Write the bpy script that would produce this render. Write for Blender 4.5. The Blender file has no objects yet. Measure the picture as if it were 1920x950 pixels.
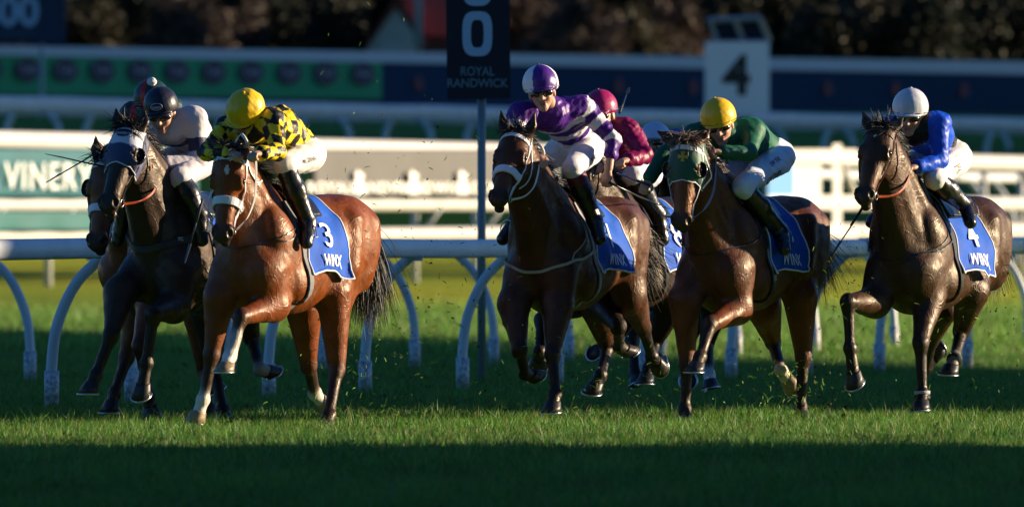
import bpy, math, random
import numpy as np
from mathutils import Vector, Matrix, Quaternion
random.seed(7); rng = np.random.default_rng(7)
SC = bpy.context.scene
F = 21333.0            # focal length in photograph pixels (400 mm on 36 mm, 1920 px wide)
CAMH = 1.3             # camera height, about the height of the running rail
HORY = 447.0           # image row of the horizon
# ---------------------------------------------------------------- camera
cam_d = bpy.data.cameras.new('camera'); cam = bpy.data.objects.new('camera', cam_d)
SC.collection.objects.link(cam); SC.camera = cam
cam.location = (0, 0, CAMH); cam.rotation_euler = (math.radians(90), 0, 0)
cam_d.lens = 400; cam_d.sensor_width = 36; cam_d.shift_y = -28/1920
cam_d.clip_start = 1; cam_d.clip_end = 3000
cam_d.dof.use_dof = True; cam_d.dof.focus_distance = 81.0; cam_d.dof.aperture_fstop = 4.6
# ---------------------------------------------------------------- light
SUN_EL, SUN_PHI = math.radians(12.0), math.radians(12.0)   # sun low at the right, a touch behind the runners
W = bpy.data.worlds.new('World'); SC.world = W; W.use_nodes = True
nt = W.node_tree; bg = nt.nodes['Background']
sky = nt.nodes.new('ShaderNodeTexSky'); sky.sky_type = 'NISHITA'; sky.sun_disc = False
sky.sun_elevation = SUN_EL; sky.sun_rotation = math.pi/2 - SUN_PHI
nt.links.new(sky.outputs[0], bg.inputs[0]); bg.inputs[1].default_value = 0.065
sky.ozone_density = 8.0; sky.dust_density = 0.2
sd = Vector((math.cos(SUN_PHI)*math.cos(SUN_EL), math.sin(SUN_PHI)*math.cos(SUN_EL), math.sin(SUN_EL)))
sun_d = bpy.data.lights.new('sun', 'SUN'); sun = bpy.data.objects.new('sun', sun_d); SC.collection.objects.link(sun)
sun.location = (60, 80, 30); sun.rotation_euler = sd.to_track_quat('Z', 'Y').to_euler()
sun_d.energy = 5.0; sun_d.angle = math.radians(0.53); sun_d.color = (1.0, 0.80, 0.54)
SC.view_settings.view_transform = 'Standard'; SC.view_settings.look = 'None'
SC.view_settings.exposure = 1.05; SC.view_settings.gamma = 1.0
SC.cycles.use_denoising = True
SC.cycles.max_bounces = 6; SC.cycles.transparent_max_bounces = 8

# ---------------------------------------------------------------- materials
MATS = {}
def mat(name, col=(.5,.5,.5), rough=.6, metal=0.0, spec=.5, coat=0.0, coat_r=.2, sheen=0.0, attr=False,
        noise=None, bump=None, emit=None, trans=0.0, mul_noise=None, wave=None):
    """noise=(scale, col2, amount)  bump=(scale, strength, distance)"""
    if name in MATS: return MATS[name]
    m = bpy.data.materials.new(name); m.use_nodes = True; n = m.node_tree.nodes; l = m.node_tree.links
    b = n['Principled BSDF']
    b.inputs['Roughness'].default_value = rough; b.inputs['Metallic'].default_value = metal
    b.inputs['Specular IOR Level'].default_value = spec
    b.inputs['Coat Weight'].default_value = coat; b.inputs['Coat Roughness'].default_value = coat_r
    b.inputs['Sheen Weight'].default_value = sheen
    tc = n.new('ShaderNodeTexCoord')
    if attr:
        a = n.new('ShaderNodeVertexColor'); a.layer_name = 'Col'; src = a.outputs[0]
    else:
        a = n.new('ShaderNodeRGB'); a.outputs[0].default_value = (*col, 1); src = a.outputs[0]
    if noise:
        sc_, c2, amt = noise
        t = n.new('ShaderNodeTexNoise'); t.inputs['Scale'].default_value = sc_; t.inputs['Detail'].default_value = 5
        l.new(tc.outputs['Object'], t.inputs['Vector'])
        r = n.new('ShaderNodeMapRange'); r.inputs[1].default_value = .35; r.inputs[2].default_value = .68
        r.inputs[4].default_value = amt
        l.new(t.outputs[0], r.inputs[0])
        mx = n.new('ShaderNodeMix'); mx.data_type = 'RGBA'
        l.new(r.outputs[0], mx.inputs[0]); l.new(src, mx.inputs[6]); mx.inputs[7].default_value = (*c2, 1)
        src = mx.outputs[2]
    if mul_noise:
        sc_, lo, hi = mul_noise
        t = n.new('ShaderNodeTexNoise'); t.inputs['Scale'].default_value = sc_; t.inputs['Detail'].default_value = 6
        l.new(tc.outputs['Object'], t.inputs['Vector'])
        r = n.new('ShaderNodeMapRange'); r.inputs[1].default_value = .3; r.inputs[2].default_value = .7
        r.inputs[3].default_value = lo; r.inputs[4].default_value = hi
        l.new(t.outputs[0], r.inputs[0])
        vm = n.new('ShaderNodeVectorMath'); vm.operation = 'SCALE'
        l.new(src, vm.inputs[0]); l.new(r.outputs[0], vm.inputs['Scale']); src = vm.outputs[0]
    l.new(src, b.inputs['Base Color'])
    if bump:
        t = n.new('ShaderNodeTexNoise'); t.inputs['Scale'].default_value = bump[0]; t.inputs['Detail'].default_value = 4
        mp = n.new('ShaderNodeMapping'); l.new(tc.outputs['Object'], mp.inputs[0]); l.new(mp.outputs[0], t.inputs['Vector'])
        if len(bump) > 3: mp.inputs['Scale'].default_value = bump[3]
        bp = n.new('ShaderNodeBump'); bp.inputs['Strength'].default_value = bump[1]; bp.inputs['Distance'].default_value = bump[2]
        l.new(t.outputs[0], bp.inputs['Height']); l.new(bp.outputs[0], b.inputs['Normal'])
    if emit: b.inputs['Emission Color'].default_value = (*emit[0], 1); b.inputs['Emission Strength'].default_value = emit[1]
    if trans > 0:
        tl = n.new('ShaderNodeBsdfTranslucent'); l.new(src, tl.inputs[0])
        ms = n.new('ShaderNodeMixShader'); ms.inputs[0].default_value = trans
        out = n['Material Output']; l.new(b.outputs[0], ms.inputs[1]); l.new(tl.outputs[0], ms.inputs[2]); l.new(ms.outputs[0], out.inputs[0])
    MATS[name] = m; return m

# ---------------------------------------------------------------- object helpers
def tag(o, label=None, cat=None, group=None, kind=None):
    if label: o['label'] = label
    if cat: o['category'] = cat
    if group: o['group'] = group
    if kind: o['kind'] = kind
    return o
def empty(name, loc=(0,0,0), rz=0.0):
    o = bpy.data.objects.new(name, None); SC.collection.objects.link(o); o.empty_display_size = .1
    o.location = loc; o.rotation_euler = (0, 0, rz); return o
def mesh_np(name, V, Fc, m, parent=None, col=None, smooth=True):
    """V (n,3); Fc: list/array of faces"""
    me = bpy.data.meshes.new(name)
    V = np.asarray(V, dtype=np.float32)
    if isinstance(Fc, np.ndarray):
        k = Fc.shape[1]; nf = len(Fc)
        me.vertices.add(len(V)); me.vertices.foreach_set('co', V.ravel())
        me.loops.add(nf*k); me.loops.foreach_set('vertex_index', Fc.astype(np.int32).ravel())
        me.polygons.add(nf); me.polygons.foreach_set('loop_start', np.arange(0, nf*k, k, dtype=np.int32))
        me.polygons.foreach_set('loop_total', np.full(nf, k, dtype=np.int32))
        me.update(calc_edges=True)
    else:
        me.from_pydata([tuple(map(float, v)) for v in V], [], [tuple(int(i) for i in f) for f in Fc])
        me.update()
    if smooth: me.polygons.foreach_set('use_smooth', np.ones(len(me.polygons), dtype=bool))
    if col is not None:
        ca = me.color_attributes.new('Col', 'FLOAT_COLOR', 'POINT')
        c4 = np.ones((len(V), 4), dtype=np.float32); c4[:, :3] = col
        ca.data.foreach_set('color', c4.ravel())
    if m is not None: me.materials.append(m)
    o = bpy.data.objects.new(name, me); SC.collection.objects.link(o)
    if parent is not None: o.parent = parent
    return o
class MB:
    """collects simple shapes; build() links ONE mesh"""
    def __init__(s): s.V = []; s.F = []; s.C = []; s.smooth_f = []
    def add(s, V, Fc, col=None):
        b = len(s.V); s.V += [tuple(v) for v in V]; s.F += [tuple(i+b for i in f) for f in Fc]
        s.C += [col or (1,1,1)]*len(V); return s
    def box(s, c, d, R=None, col=None, taper=None):
        vs = []
        for z in (-.5,.5):
            for x, y in ((-.5,-.5),(.5,-.5),(.5,.5),(-.5,.5)):
                k = 1.0 if (taper is None or z < 0) else taper
                v = Vector((x*d[0]*k, y*d[1]*k, z*d[2]))
                if R is not None: v = R @ v
                vs.append(v + Vector(c))
        return s.add(vs, [(3,2,1,0),(4,5,6,7),(0,1,5,4),(1,2,6,5),(2,3,7,6),(3,0,4,7)], col)
    def tube(s, pts, rad, n=8, col=None, caps=True, squash=None):
        pts = [Vector(p) for p in pts]; m_ = len(pts)
        if not hasattr(rad, '__len__'): rad = [rad]*m_
        prev = None; vs = []
        for i, p in enumerate(pts):
            t = (pts[min(i+1, m_-1)] - pts[max(i-1, 0)]).normalized()
            if prev is None:
                a = Vector((0,0,1)) if abs(t.z) < .9 else Vector((1,0,0)); nx = t.cross(a).normalized()
            else:
                nx = (prev - t*prev.dot(t)).normalized()
            ny = t.cross(nx); prev = nx
            for k in range(n):
                a = 2*math.pi*k/n; vs.append(p + (nx*math.cos(a) + ny*math.sin(a)*(squash or 1))*rad[i])
        fs = []
        for i in range(m_-1):
            for k in range(n): fs.append((i*n+k, i*n+(k+1)%n, (i+1)*n+(k+1)%n, (i+1)*n+k))
        if caps: fs.append(tuple(range(n-1, -1, -1))); fs.append(tuple((m_-1)*n+k for k in range(n)))
        return s.add(vs, fs, col)
    def build(s, name, m, parent=None, smooth=False, cols=False):
        return mesh_np(name, np.array(s.V), s.F, m, parent, np.array(s.C) if cols else None, smooth)
def catmull(P, n):
    P = [np.array(p, float) for p in P]
    if len(P) == 2: return [P[0] + (P[1]-P[0])*t for t in np.linspace(0, 1, n+1)]
    Q = [2*P[0]-P[1]] + P + [2*P[-1]-P[-2]]; out = []
    for i in range(1, len(Q)-2):
        a, b, c, d = Q[i-1:i+3]
        for k in range(n):
            t = k/n; out.append(.5*((2*b)+(-a+c)*t+(2*a-5*b+4*c-d)*t*t+(-a+3*b-3*c+d)*t**3))
    out.append(P[-1]); return out
def text_mesh(txt, size, font_off=0.0, space=1.0, extrude=0.0):
    cu = bpy.data.curves.new('t', 'FONT'); cu.body = txt; cu.size = size; cu.align_x = 'CENTER'; cu.align_y = 'CENTER'
    cu.offset = font_off; cu.space_character = space; cu.extrude = extrude; cu.resolution_u = 4
    o = bpy.data.objects.new('t', cu); SC.collection.objects.link(o)
    dg = bpy.context.evaluated_depsgraph_get(); me = bpy.data.meshes.new_from_object(o.evaluated_get(dg))
    V = np.array([v.co[:] for v in me.vertices]); Fc = [tuple(p.vertices) for p in me.polygons]
    bpy.data.objects.remove(o); bpy.data.curves.remove(cu); bpy.data.meshes.remove(me)
    return V, Fc
def text_obj(name, txt, size, m, parent, loc, ex=(1,0,0), ey=(0,0,1), off=0.0, sx=1.0, space=1.0):
    V, Fc = text_mesh(txt, size, off, space)
    ex = np.array(ex, float); ey = np.array(ey, float)
    P = np.array(loc) + V[:, :1]*sx*ex + V[:, 1:2]*ey
    return mesh_np(name, P, Fc, m, parent, smooth=False)

# ---------------------------------------------------------------- signed distance modelling (continuous bodies)
def scale_prims(S, n0, c, k):
    for q in S.p[n0:]:
        if q['t'] == 'rc':
            q['a'] = c+(q['a']-c)*k; q['b'] = c+(q['b']-c)*k; q['ra'] *= k; q['rb'] *= k; r = max(q['ra'], q['rb'])
            q['lo'] = np.minimum(q['a'], q['b'])-r; q['hi'] = np.maximum(q['a'], q['b'])+r
        else:
            q['c'] = c+(q['c']-c)*k; q['r'] = q['r']*k; e = np.sqrt(((q['R'].T*q['r'])**2).sum(1)); q['lo'] = q['c']-e; q['hi'] = q['c']+e
def unit(v): v = np.asarray(v, float); return v/(np.linalg.norm(v)+1e-12)
class SDF:
    def __init__(s): s.p = []
    def rc(s, a, b, ra, rb, k=.05, col=None, sq=None, op='u'):
        """round cone; sq=(axis, factor): flattened (factor<1) along that axis"""
        a = np.array(a, float); b = np.array(b, float); r = max(ra, rb)
        s.p.append(dict(t='rc', a=a, b=b, ra=ra, rb=rb, k=k, col=col, sq=None if sq is None else (unit(sq[0]), sq[1]), op=op,
                        lo=np.minimum(a, b)-r, hi=np.maximum(a, b)+r)); return s
    def ell(s, c, r, R=None, k=.05, col=None, op='u'):
        c = np.array(c, float); r = np.array(r, float); R = np.eye(3) if R is None else np.array(R, float)  # rows = axes
        ext = np.sqrt(((R.T*r)**2).sum(1))
        s.p.append(dict(t='el', c=c, r=r, R=R, k=k, col=col, op=op, lo=c-ext, hi=c+ext)); return s
    @staticmethod
    def d(q, P):
        P = P.astype(np.float32, copy=False)
        if q['t'] == 'rc':
            a = q['a'].astype(np.float32); ba = (q['b']-q['a']).astype(np.float32)
            L = P - a
            if q['sq'] is not None:
                n_, f_ = q['sq']; n_ = n_.astype(np.float32); w = L@n_
                L = L + (w*(1/f_-1))[..., None]*n_; bb = ba + (ba@n_)*(1/f_-1)*n_
            else: bb = ba
            t = np.clip((L@bb)/max(float(bb@bb), 1e-9), 0, 1)
            L = L - t[..., None]*bb
            dd = np.sqrt((L*L).sum(-1)) - (q['ra'] + (q['rb']-q['ra'])*t)
            return dd if q['sq'] is None else dd*(.5+.5*q['sq'][1])
        L = (P - q['c'].astype(np.float32))@q['R'].T.astype(np.float32); r = q['r'].astype(np.float32)
        k0 = np.sqrt(((L/r)**2).sum(-1)); k1 = np.sqrt(((L/(r*r))**2).sum(-1)) + 1e-6
        return k0*(k0-1)/k1
    def pts(s, P, margin=.25):
        V = np.full(P.shape[:-1], 1.0, np.float32)
        for q in s.p:
            m_ = np.all((P > q['lo']-margin) & (P < q['hi']+margin), axis=-1)
            if not m_.any(): continue
            V[m_] = SDF.comb(V[m_], SDF.d(q, P[m_]), q)
        return V
    @staticmethod
    def comb(A, B, q):
        k = q['k']
        if q['op'] == 'u':
            h = np.maximum(k-np.abs(A-B), 0)/k; return np.minimum(A, B)-h*h*k*.25
        B = -B; h = np.maximum(k-np.abs(A-B), 0)/k; return np.maximum(A, B)+h*h*k*.25
    def mesh(s, h=.01, fn=None, lo=None, hi=None):
        us = [q for q in s.p if q['op'] == 'u']
        if lo is None: lo = np.min([q['lo'] for q in us], axis=0)-3*h-.02
        if hi is None: hi = np.max([q['hi'] for q in us], axis=0)+3*h+.02
        n = np.ceil((hi-lo)/h).astype(int)+1
        ax = [(lo[i]+h*np.arange(n[i])).astype(np.float32) for i in range(3)]
        V = np.full(n, 1.0, np.float32)
        for q in s.p:
            mg = q['k']+2*h
            i0 = np.maximum(np.floor((q['lo']-mg-lo)/h).astype(int), 0); i1 = np.minimum(np.ceil((q['hi']+mg-lo)/h).astype(int)+1, n)
            if (i1 <= i0).any(): continue
            g = np.stack(np.meshgrid(ax[0][i0[0]:i1[0]], ax[1][i0[1]:i1[1]], ax[2][i0[2]:i1[2]], indexing='ij'), -1)
            sl = tuple(slice(i0[i], i1[i]) for i in range(3))
            V[sl] = SDF.comb(V[sl], SDF.d(q, g), q)
            if fn is not None: pass
        if fn is not None:
            near = np.abs(V) < 3*h
            ii = np.argwhere(near); P = lo + ii*h
            V[near] += fn(P).astype(np.float32)
        return nets(V, lo, h)
    def colors(s, P, base=(.5,.5,.5), sig=.012):
        num = np.zeros((len(P), 3)); den = np.zeros(len(P))
        for q in s.p:
            m_ = np.all((P > q['lo']-.08) & (P < q['hi']+.08), axis=-1)
            if not m_.any(): continue
            dd = np.abs(SDF.d(q, P[m_])) if q['op'] != 'u' else SDF.d(q, P[m_])
            w = np.exp(-np.maximum(dd, -.0)/sig).astype(float)+1e-9
            c = q['col'] if q['col'] is not None else base
            num[m_] += w[:, None]*np.array(c); den[m_] += w
        bad = den < 1e-7
        num[bad] = base; den[bad] = 1
        return num/den[:, None]
    def grad(s, P, e=.004):
        G = np.zeros_like(P)
        for i in range(3):
            d_ = np.zeros(3); d_[i] = e
            G[:, i] = s.pts(P+d_)-s.pts(P-d_)
        return G/(np.linalg.norm(G, axis=1, keepdims=True)+1e-9)
    def snap(s, P, off=0.0, it=4):
        P = np.array(P, float)
        for _ in range(it):
            v = s.pts(P); P = P-((v-off)*.9)[:, None]*s.grad(P)
        return P
def nets(V, lo, h):
    s = V < 0; n = np.array(V.shape)
    cnt = np.zeros(n-1, np.int8)
    for i in (0,1):
        for j in (0,1):
            for k in (0,1): cnt += s[i:n[0]-1+i, j:n[1]-1+j, k:n[2]-1+k]
    act = (cnt > 0) & (cnt < 8); idx = np.argwhere(act)
    pos = np.zeros((len(idx), 3)); c = np.zeros(len(idx))
    val = {(i,j,k): V[idx[:,0]+i, idx[:,1]+j, idx[:,2]+k] for i in (0,1) for j in (0,1) for k in (0,1)}
    for a in val:
        for axn in range(3):
            if a[axn] == 0:
                b = list(a); b[axn] = 1; b = tuple(b); va, vb = val[a], val[b]
                m_ = (va < 0) != (vb < 0); t = np.where(m_, va/np.where(m_, va-vb, 1), 0)
                p = np.zeros((len(idx), 3)); p += np.array(a); p[:, axn] += t
                pos += p*m_[:, None]; c += m_
    pos = pos/c[:, None]
    vid = np.full(n-1, -1, np.int64); vid[act] = np.arange(len(idx))
    P = lo + (idx+pos)*h; faces = []
    for axn in range(3):
        u, w = (axn+1) % 3, (axn+2) % 3
        sl0 = [slice(None)]*3; sl1 = [slice(None)]*3; sl0[axn] = slice(0, n[axn]-1); sl1[axn] = slice(1, n[axn])
        A = s[tuple(sl0)]; B = s[tuple(sl1)]; e = np.argwhere(A != B)
        e = e[(e[:, u] > 0) & (e[:, w] > 0) & (e[:, u] < n[u]-1) & (e[:, w] < n[w]-1)]
        def cid(du, dw):
            q = e.copy(); q[:, u] += du; q[:, w] += dw; return vid[q[:, 0], q[:, 1], q[:, 2]]
        f = np.stack([cid(-1,-1), cid(0,-1), cid(0,0), cid(-1,0)], 1)
        ins = A[e[:, 0], e[:, 1], e[:, 2]]; f[~ins] = f[~ins][:, ::-1]
        faces.append(f)
    Fc = np.concatenate(faces); Fc = Fc[(Fc >= 0).all(1)]
    return P, Fc
def lapl(P, Fc, it=1, lam=.5):
    for _ in range(it):
        S = np.zeros_like(P); c = np.zeros(len(P))
        for i in range(4):
            for j in (1, 3):
                np.add.at(S, Fc[:, i], P[Fc[:, (i+j) % 4]]); np.add.at(c, Fc[:, i], 1)
        P = P*(1-lam)+lam*S/np.maximum(c, 1)[:, None]
    return P
_nseed = rng.uniform(-1, 1, (64, 4))
def wob(P, f, amp, seed=0):
    """smooth pseudo noise field"""
    out = np.zeros(len(P))
    for i in range(6):
        a = _nseed[(seed*7+i) % 64]; d_ = unit(a[:3]); out += np.sin(P@d_*f*(1+.45*i)+a[3]*9)/(1+.45*i)
    return out*amp/2.2
def strap(name, S, path, width, m, parent, off=.004, thick=.004, n=6, snap=True, flat=None):
    P = np.array(catmull(path, n))
    if snap: P = S.snap(P, off, 4)
    N = S.grad(P) if (flat is None) else np.tile(np.array(flat, float), (len(P), 1))
    T = np.gradient(P, axis=0); T /= np.linalg.norm(T, axis=1, keepdims=True)+1e-9
    Wd = np.cross(T, N); Wd /= np.linalg.norm(Wd, axis=1, keepdims=True)+1e-9
    V = np.stack([P-Wd*width/2, P-Wd*width/2*.9+N*thick, P+Wd*width/2*.9+N*thick, P+Wd*width/2], 1).reshape(-1, 3)
    fs = []
    for i in range(len(P)-1):
        for k in range(4): fs.append((i*4+k, i*4+(k+1) % 4, i*4+4+(k+1) % 4, i*4+4+k))
    fs += [(0,1,2,3), tuple((len(P)-1)*4+k for k in (3,2,1,0))]
    return mesh_np(name, V, fs, m, parent, smooth=False)
# ---------------------------------------------------------------- rig: from points seen in the photograph to joints in a horse's own space
class Rig:
    def __init__(s, cx, D, yaw):
        s.loc = np.array([(cx-960)/F*D, D, 0.0]); s.th = -math.pi/2-math.radians(yaw)
        c, q = math.cos(s.th), math.sin(s.th); s.M = np.array([[c, q, 0], [-q, c, 0], [0, 0, 1]])   # world -> local
        s.o = s.M@(np.array([0, 0, CAMH])-s.loc)
    def ray(s, p): return unit(s.M@np.array([(p[0]-960)/F, 1, -(p[1]-HORY)/F]))
    def at(s, p, y):
        d = s.ray(p); return s.o + d*((y-s.o[1])/d[1])
    def bone(s, p, par, L, sg):
        d = s.ray(p); t = (par-s.o)@d; q = s.o+d*t; e = np.linalg.norm(q-par)
        if e < L: q = q-d*math.sqrt(L*L-e*e)*sg
        return q
    def w2l(s, P): return (np.asarray(P)-s.loc)@s.M.T

def horse(spec):
    R = Rig(spec['cx'], spec['D'], spec['yaw']); c = spec['coat']
    body, dark, leg, muz = c['body'], c['dark'], c.get('leg', c['dark']), c.get('muz', (.040,.026,.021))
    sock = c.get('sock', (.55,.5,.42)); socks = c.get('socks', '')
    belly = c.get('belly', tuple(1.25*x for x in body))
    h = spec.get('h', .0105)
    S = SDF()
    # trunk
    S.ell((.04,0,1.16), (.62,.285,.39), k=.08, col=body)
    S.ell((-.35,0,1.22), (.44,.25,.30), k=.1, col=belly)
    S.ell((.42,0,1.14), (.31,.265,.39), k=.1, col=body)
    for q in (-1, 1):
        sc = Matrix.Rotation(math.radians(-24), 3, 'Y')
        S.ell((.42,.185*q,1.20), (.165,.115,.33), R=np.array(sc), k=.028, col=body)      # shoulder blade
        S.ell((.29,.225*q,1.01), (.155,.095,.155), k=.025, col=body)                       # triceps
        S.ell((.60,.115*q,1.05), (.14,.125,.20), k=.022, col=body)                     # breast
        S.ell((-.62,.14*q,1.30), (.33,.165,.29), k=.09, col=body)                     # quarter
        S.rc((-.80,.115*q,1.36), (-.72,.15*q,1.04), .13, .12, k=.09, col=body)
        S.ell((-.30,.19*q,1.28), (.10,.05,.12), k=.08, col=body)                       # flank
        S.rc((-.50,.235*q,1.42), (-.44,.25*q,1.10), .075, .07, k=.05, col=body)             # thigh muscle
        S.rc((-.78,.20*q,1.40), (-.70,.215*q,1.08), .085, .07, k=.03, col=body)             # hamstring
    S.rc((.32,0,1.50), (-.12,0,1.45), .075, .10, k=.12, col=body)
    S.rc((-.12,0,1.45), (-.6,0,1.47), .10, .13, k=.12, col=body)
    S.rc((-.78,0,1.47), (-.93,0,1.40), .07, .045, k=.06, col=body)
    # head frame
    P0 = R.at(spec['poll'], spec.get('py', 0)); MZ = R.at(spec['muzzle'], spec.get('my', 0))
    u = unit(MZ-P0); HL = spec.get('HL', None) or np.linalg.norm(MZ-P0); g = HL/.62
    fw = np.array([math.cos(math.radians(spec.get('turn', 0))), math.sin(math.radians(spec.get('turn', 0))), 0])
    w = unit(fw-u*(fw@u)); v = np.cross(u, w); v = v if v@np.array([0,1,0]) > 0 else -v
    H = lambda a, b, c_=0: P0+(u*a+w*b+v*c_)*g
    Rh = np.array([u, w, v])
    # neck
    T0 = H(.20,-.20)
    S.rc((.18,0,1.42), H(.03,-.09), .155, .085, k=.08, col=body, sq=((0,1,0), .85))
    S.rc((.36,0,1.27), H(.10,-.14), .24, .12, k=.10, col=body, sq=((0,1,0), .84))
    S.rc((.52,0,1.10), H(.16,-.17), .20, .10, k=.09, col=body, sq=((0,1,0), .84))
    for q in (-1, 1):
        S.rc((.52,.15*q,1.14), H(.14,-.15,.06*q), .062, .035, k=.03, col=body)             # neck muscle
        S.rc((.36,.17*q,1.33), H(.03,-.11,.05*q), .065, .035, k=.035, col=body)
    # head
    S.ell(H(.09,-.075), np.array((.12,.10,.100))*g, R=Rh, k=.04, col=body)
    S.ell(H(.17,-.055), np.array((.13,.078,.116))*g, R=Rh, k=.03, col=body)
    S.rc(H(.16,-.045), H(.50,-.045), .072*g, .048*g, k=.03, col=c.get('face', body), sq=(w, .72))
    S.rc(H(.20,-.095), H(.50,-.075), .090*g, .058*g, k=.03, col=body, sq=(v, .95))
    S.ell(H(.44,-.045), np.array((.085,.040,.050))*g, R=Rh, k=.02, col=c.get('nose', c.get('face', body)))  # nose patch: warm sun highlight on the face put into the coat colour
    S.ell(H(.555,-.055), np.array((.068,.056,.066))*g, R=Rh, k=.03, col=muz)
    for q in (-1, 1):
        S.ell(H(.20,-.165,.060*q), np.array((.125,.10,.045))*g, R=Rh, k=.025, col=body)     # cheek
        S.rc(H(.18,-.022,.092*q), H(.235,-.040,.100*q), .026*g, .020*g, k=.02, col=body)    # brow
        S.rc(H(.24,-.085,.102*q), H(.39,-.080,.070*q), .014*g, .010*g, k=.02, col=body)     # facial crest
        S.ell(H(.195,-.038,.125*q), np.array((.026,.02,.018))*g, R=Rh, k=.015, op='s', col=dark)
        S.ell(H(.545,-.028,.050*q), np.array((.046,.036,.028))*g, R=Rh, k=.02, col=muz)
        S.ell(H(.560,-.006,.060*q), np.array((.030,.030,.019))*g, R=Rh, k=.008, op='s', col=(.004,.003,.003))
        # ears
        tip = spec.get('ears', {}).get(q); eb = H(.0,-.075,.066*q); tip = H(-.165,-.03,.085*q) if tip is None else R.bone(tip, eb, .175, -1); mid = eb*.55+tip*.45+v*.008*q
        tip = eb+unit(tip-eb)*min(np.linalg.norm(tip-eb), .20)
        S.rc(eb, mid, .042*g, .040*g, k=.02, col=body, sq=(w, .6)); S.rc(mid, tip, .039*g, .006, k=.012, col=dark, sq=(w, .6))
        S.rc(mid*.9+eb*.1+w*.03, tip*.8+mid*.2+w*.020, .021*g, .006, k=.008, op='s', col=(.02,.015,.012), sq=(w, .7))
    S.rc(H(.26,-.17), H(.52,-.115), .045*g, .034*g, k=.03, col=body, sq=(v, .9))
    S.ell(H(.592,-.118), np.array((.036,.030,.038))*g, R=Rh, k=.015, col=muz)
    S.ell(H(.60,-.088), np.array((.05,.006,.05))*g, R=Rh, k=.006, op='s', col=(.01,.006,.006))
    # legs
    J = {}
    def front(nm, q):
        L = spec['legs'].get(nm)
        sh = np.array([.56,.15*q,1.08])
        if L is None: e = np.array([.36,.15*q,.90]); k_ = e+(.15,0,-.38); f = k_+(-.10,0,-.28); o = f+(-.08,0,-.12)
        else:
            e = R.at(L[0], .155*q); k_ = R.bone(L[1], e, .40, L[4] if len(L) > 4 else 1)
            f = R.bone(L[2], k_, .30, L[5] if len(L) > 5 else 1); o = R.bone(L[3], f, .165, L[6] if len(L) > 6 else 1)
        J[nm] = (e, k_, f, o)
        S.rc(sh, e, .125, .11, k=.08, col=body)
        S.rc(e, k_, .112, .053, k=.05, col=c.get('arm', body)); m1 = e*.72+k_*.28
        S.rc(e*.95+k_*.05+(.02,.02*q,0), m1+(.025,.03*q,-.03), .072, .045, k=.05, col=c.get('arm', body))
        S.rc(e+(-.04,0,0), e*.6+k_*.4+(-.025,0,0), .075, .035, k=.05, col=body)
        lower(nm, k_, f, o, .043, .034, e, q)
    def lower(nm, k_, f, o, r0, r1, up, q):
        ax = unit(f-k_); bk = np.array([-1.,0,0])-ax*(-ax[0]); bk = unit(bk) if np.linalg.norm(bk) > .2 else unit(np.cross(ax, (0,1,0)))
        cl = sock if nm in socks else leg
        S.ell(k_, (.058,.054,.068), k=.022, col=leg); S.ell(k_-bk*.03+ax*.01, (.032,.042,.04), k=.012, col=leg); S.rc(k_+bk*.035-ax*.02, k_+bk*.045+ax*.02, .022, .020, k=.012, col=leg); S.rc(k_+(k_-up)*0, k_+ax*.05, .052, .042, k=.02, col=leg)
        S.rc(k_+ax*.03, f, r0, r1, k=.02, col=leg)
        S.rc(k_+ax*.02+bk*.028, f+bk*.022-ax*.03, .024, .021, k=.02, col=leg)
        S.ell(f, (.053,.050,.052), k=.016, col=cl); S.rc(f+bk*.04, f+bk*.035+ax*.02, .022, .019, k=.02, col=cl)
        ft = unit(o-f); cor = f+ft*(max(np.linalg.norm(o-f)-.095, .05)); J[nm+'c'] = cor
        S.rc(f, cor, .038, .046, k=.02, col=cl)
        if nm in c.get('long_socks', ()): S.rc(f-ax*.16, f, .040, .040, k=.02, col=cl)
    def hind(nm, q):
        L = spec['legs'].get(nm); hp = np.array([-.62,.13*q,1.24])
        if L is None: s_ = np.array([-.42,.18*q,.96]); k_ = s_+(-.30,0,-.30); f = k_+(.02,0,-.36); o = f+(.06,0,-.13)
        else:
            s_ = R.at(L[0], .175*q); k_ = R.bone(L[1], s_, .44, L[4] if len(L) > 4 else -1)
            f = R.bone(L[2], k_, .36, L[5] if len(L) > 5 else 1); o = R.bone(L[3], f, .165, L[6] if len(L) > 6 else 1)
        J[nm] = (s_, k_, f, o)
        S.rc(hp, s_, .19, .115, k=.09, col=body, sq=((0,1,0), .8))
        S.rc(hp+(-.14,0,-.02), s_*.45+k_*.55, .13, .05, k=.08, col=body, sq=((0,1,0), .8))
        S.rc(s_, k_, .128, .058, k=.06, col=c.get('arm', body)); S.rc(s_*.7+k_*.3+(-.05,0,0), k_+(-.035,0,.05), .055, .022, k=.05, col=c.get('arm', body))
        S.rc(k_+(-.045,0,.045), k_+(-.03,0,-.04), .026, .02, k=.03, col=leg)
        lower(nm, k_, f, o, .045, .035, s_, q)
    front('FL', 1); front('FR', -1); hind('HL', 1); hind('HR', -1)
    root = empty('horse', R.loc, R.th)
    tag(root, spec['label'], 'horse', 'racehorses galloping in a bunch')
    fn = lambda P: wob(P*np.array([1,1,.6]), 26, .0014, spec['i'])+wob(P, 60, .0009, spec['i']+3)
    V, Fc = S.mesh(h, fn=fn)
    V = lapl(V, Fc, 1, .5)
    col = S.colors(V, body, .014)
    # black points fade up the legs, dirt splashes, pale marks on the face
    sv = wob(V, 14, 1, spec['i']+5)
    if 'mark' in spec:
        for (a, c_, ra, rc_) in spec['mark']:
            ctr = H(a, .02, c_); dd = V-ctr; kk = ((dd@u)/(ra*g))**2+((dd@v)/(rc_*g))**2
            mk = (kk < 1+.3*sv) & (dd@w > -.08*g); col[mk] = (.7,.68,.66)
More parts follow.
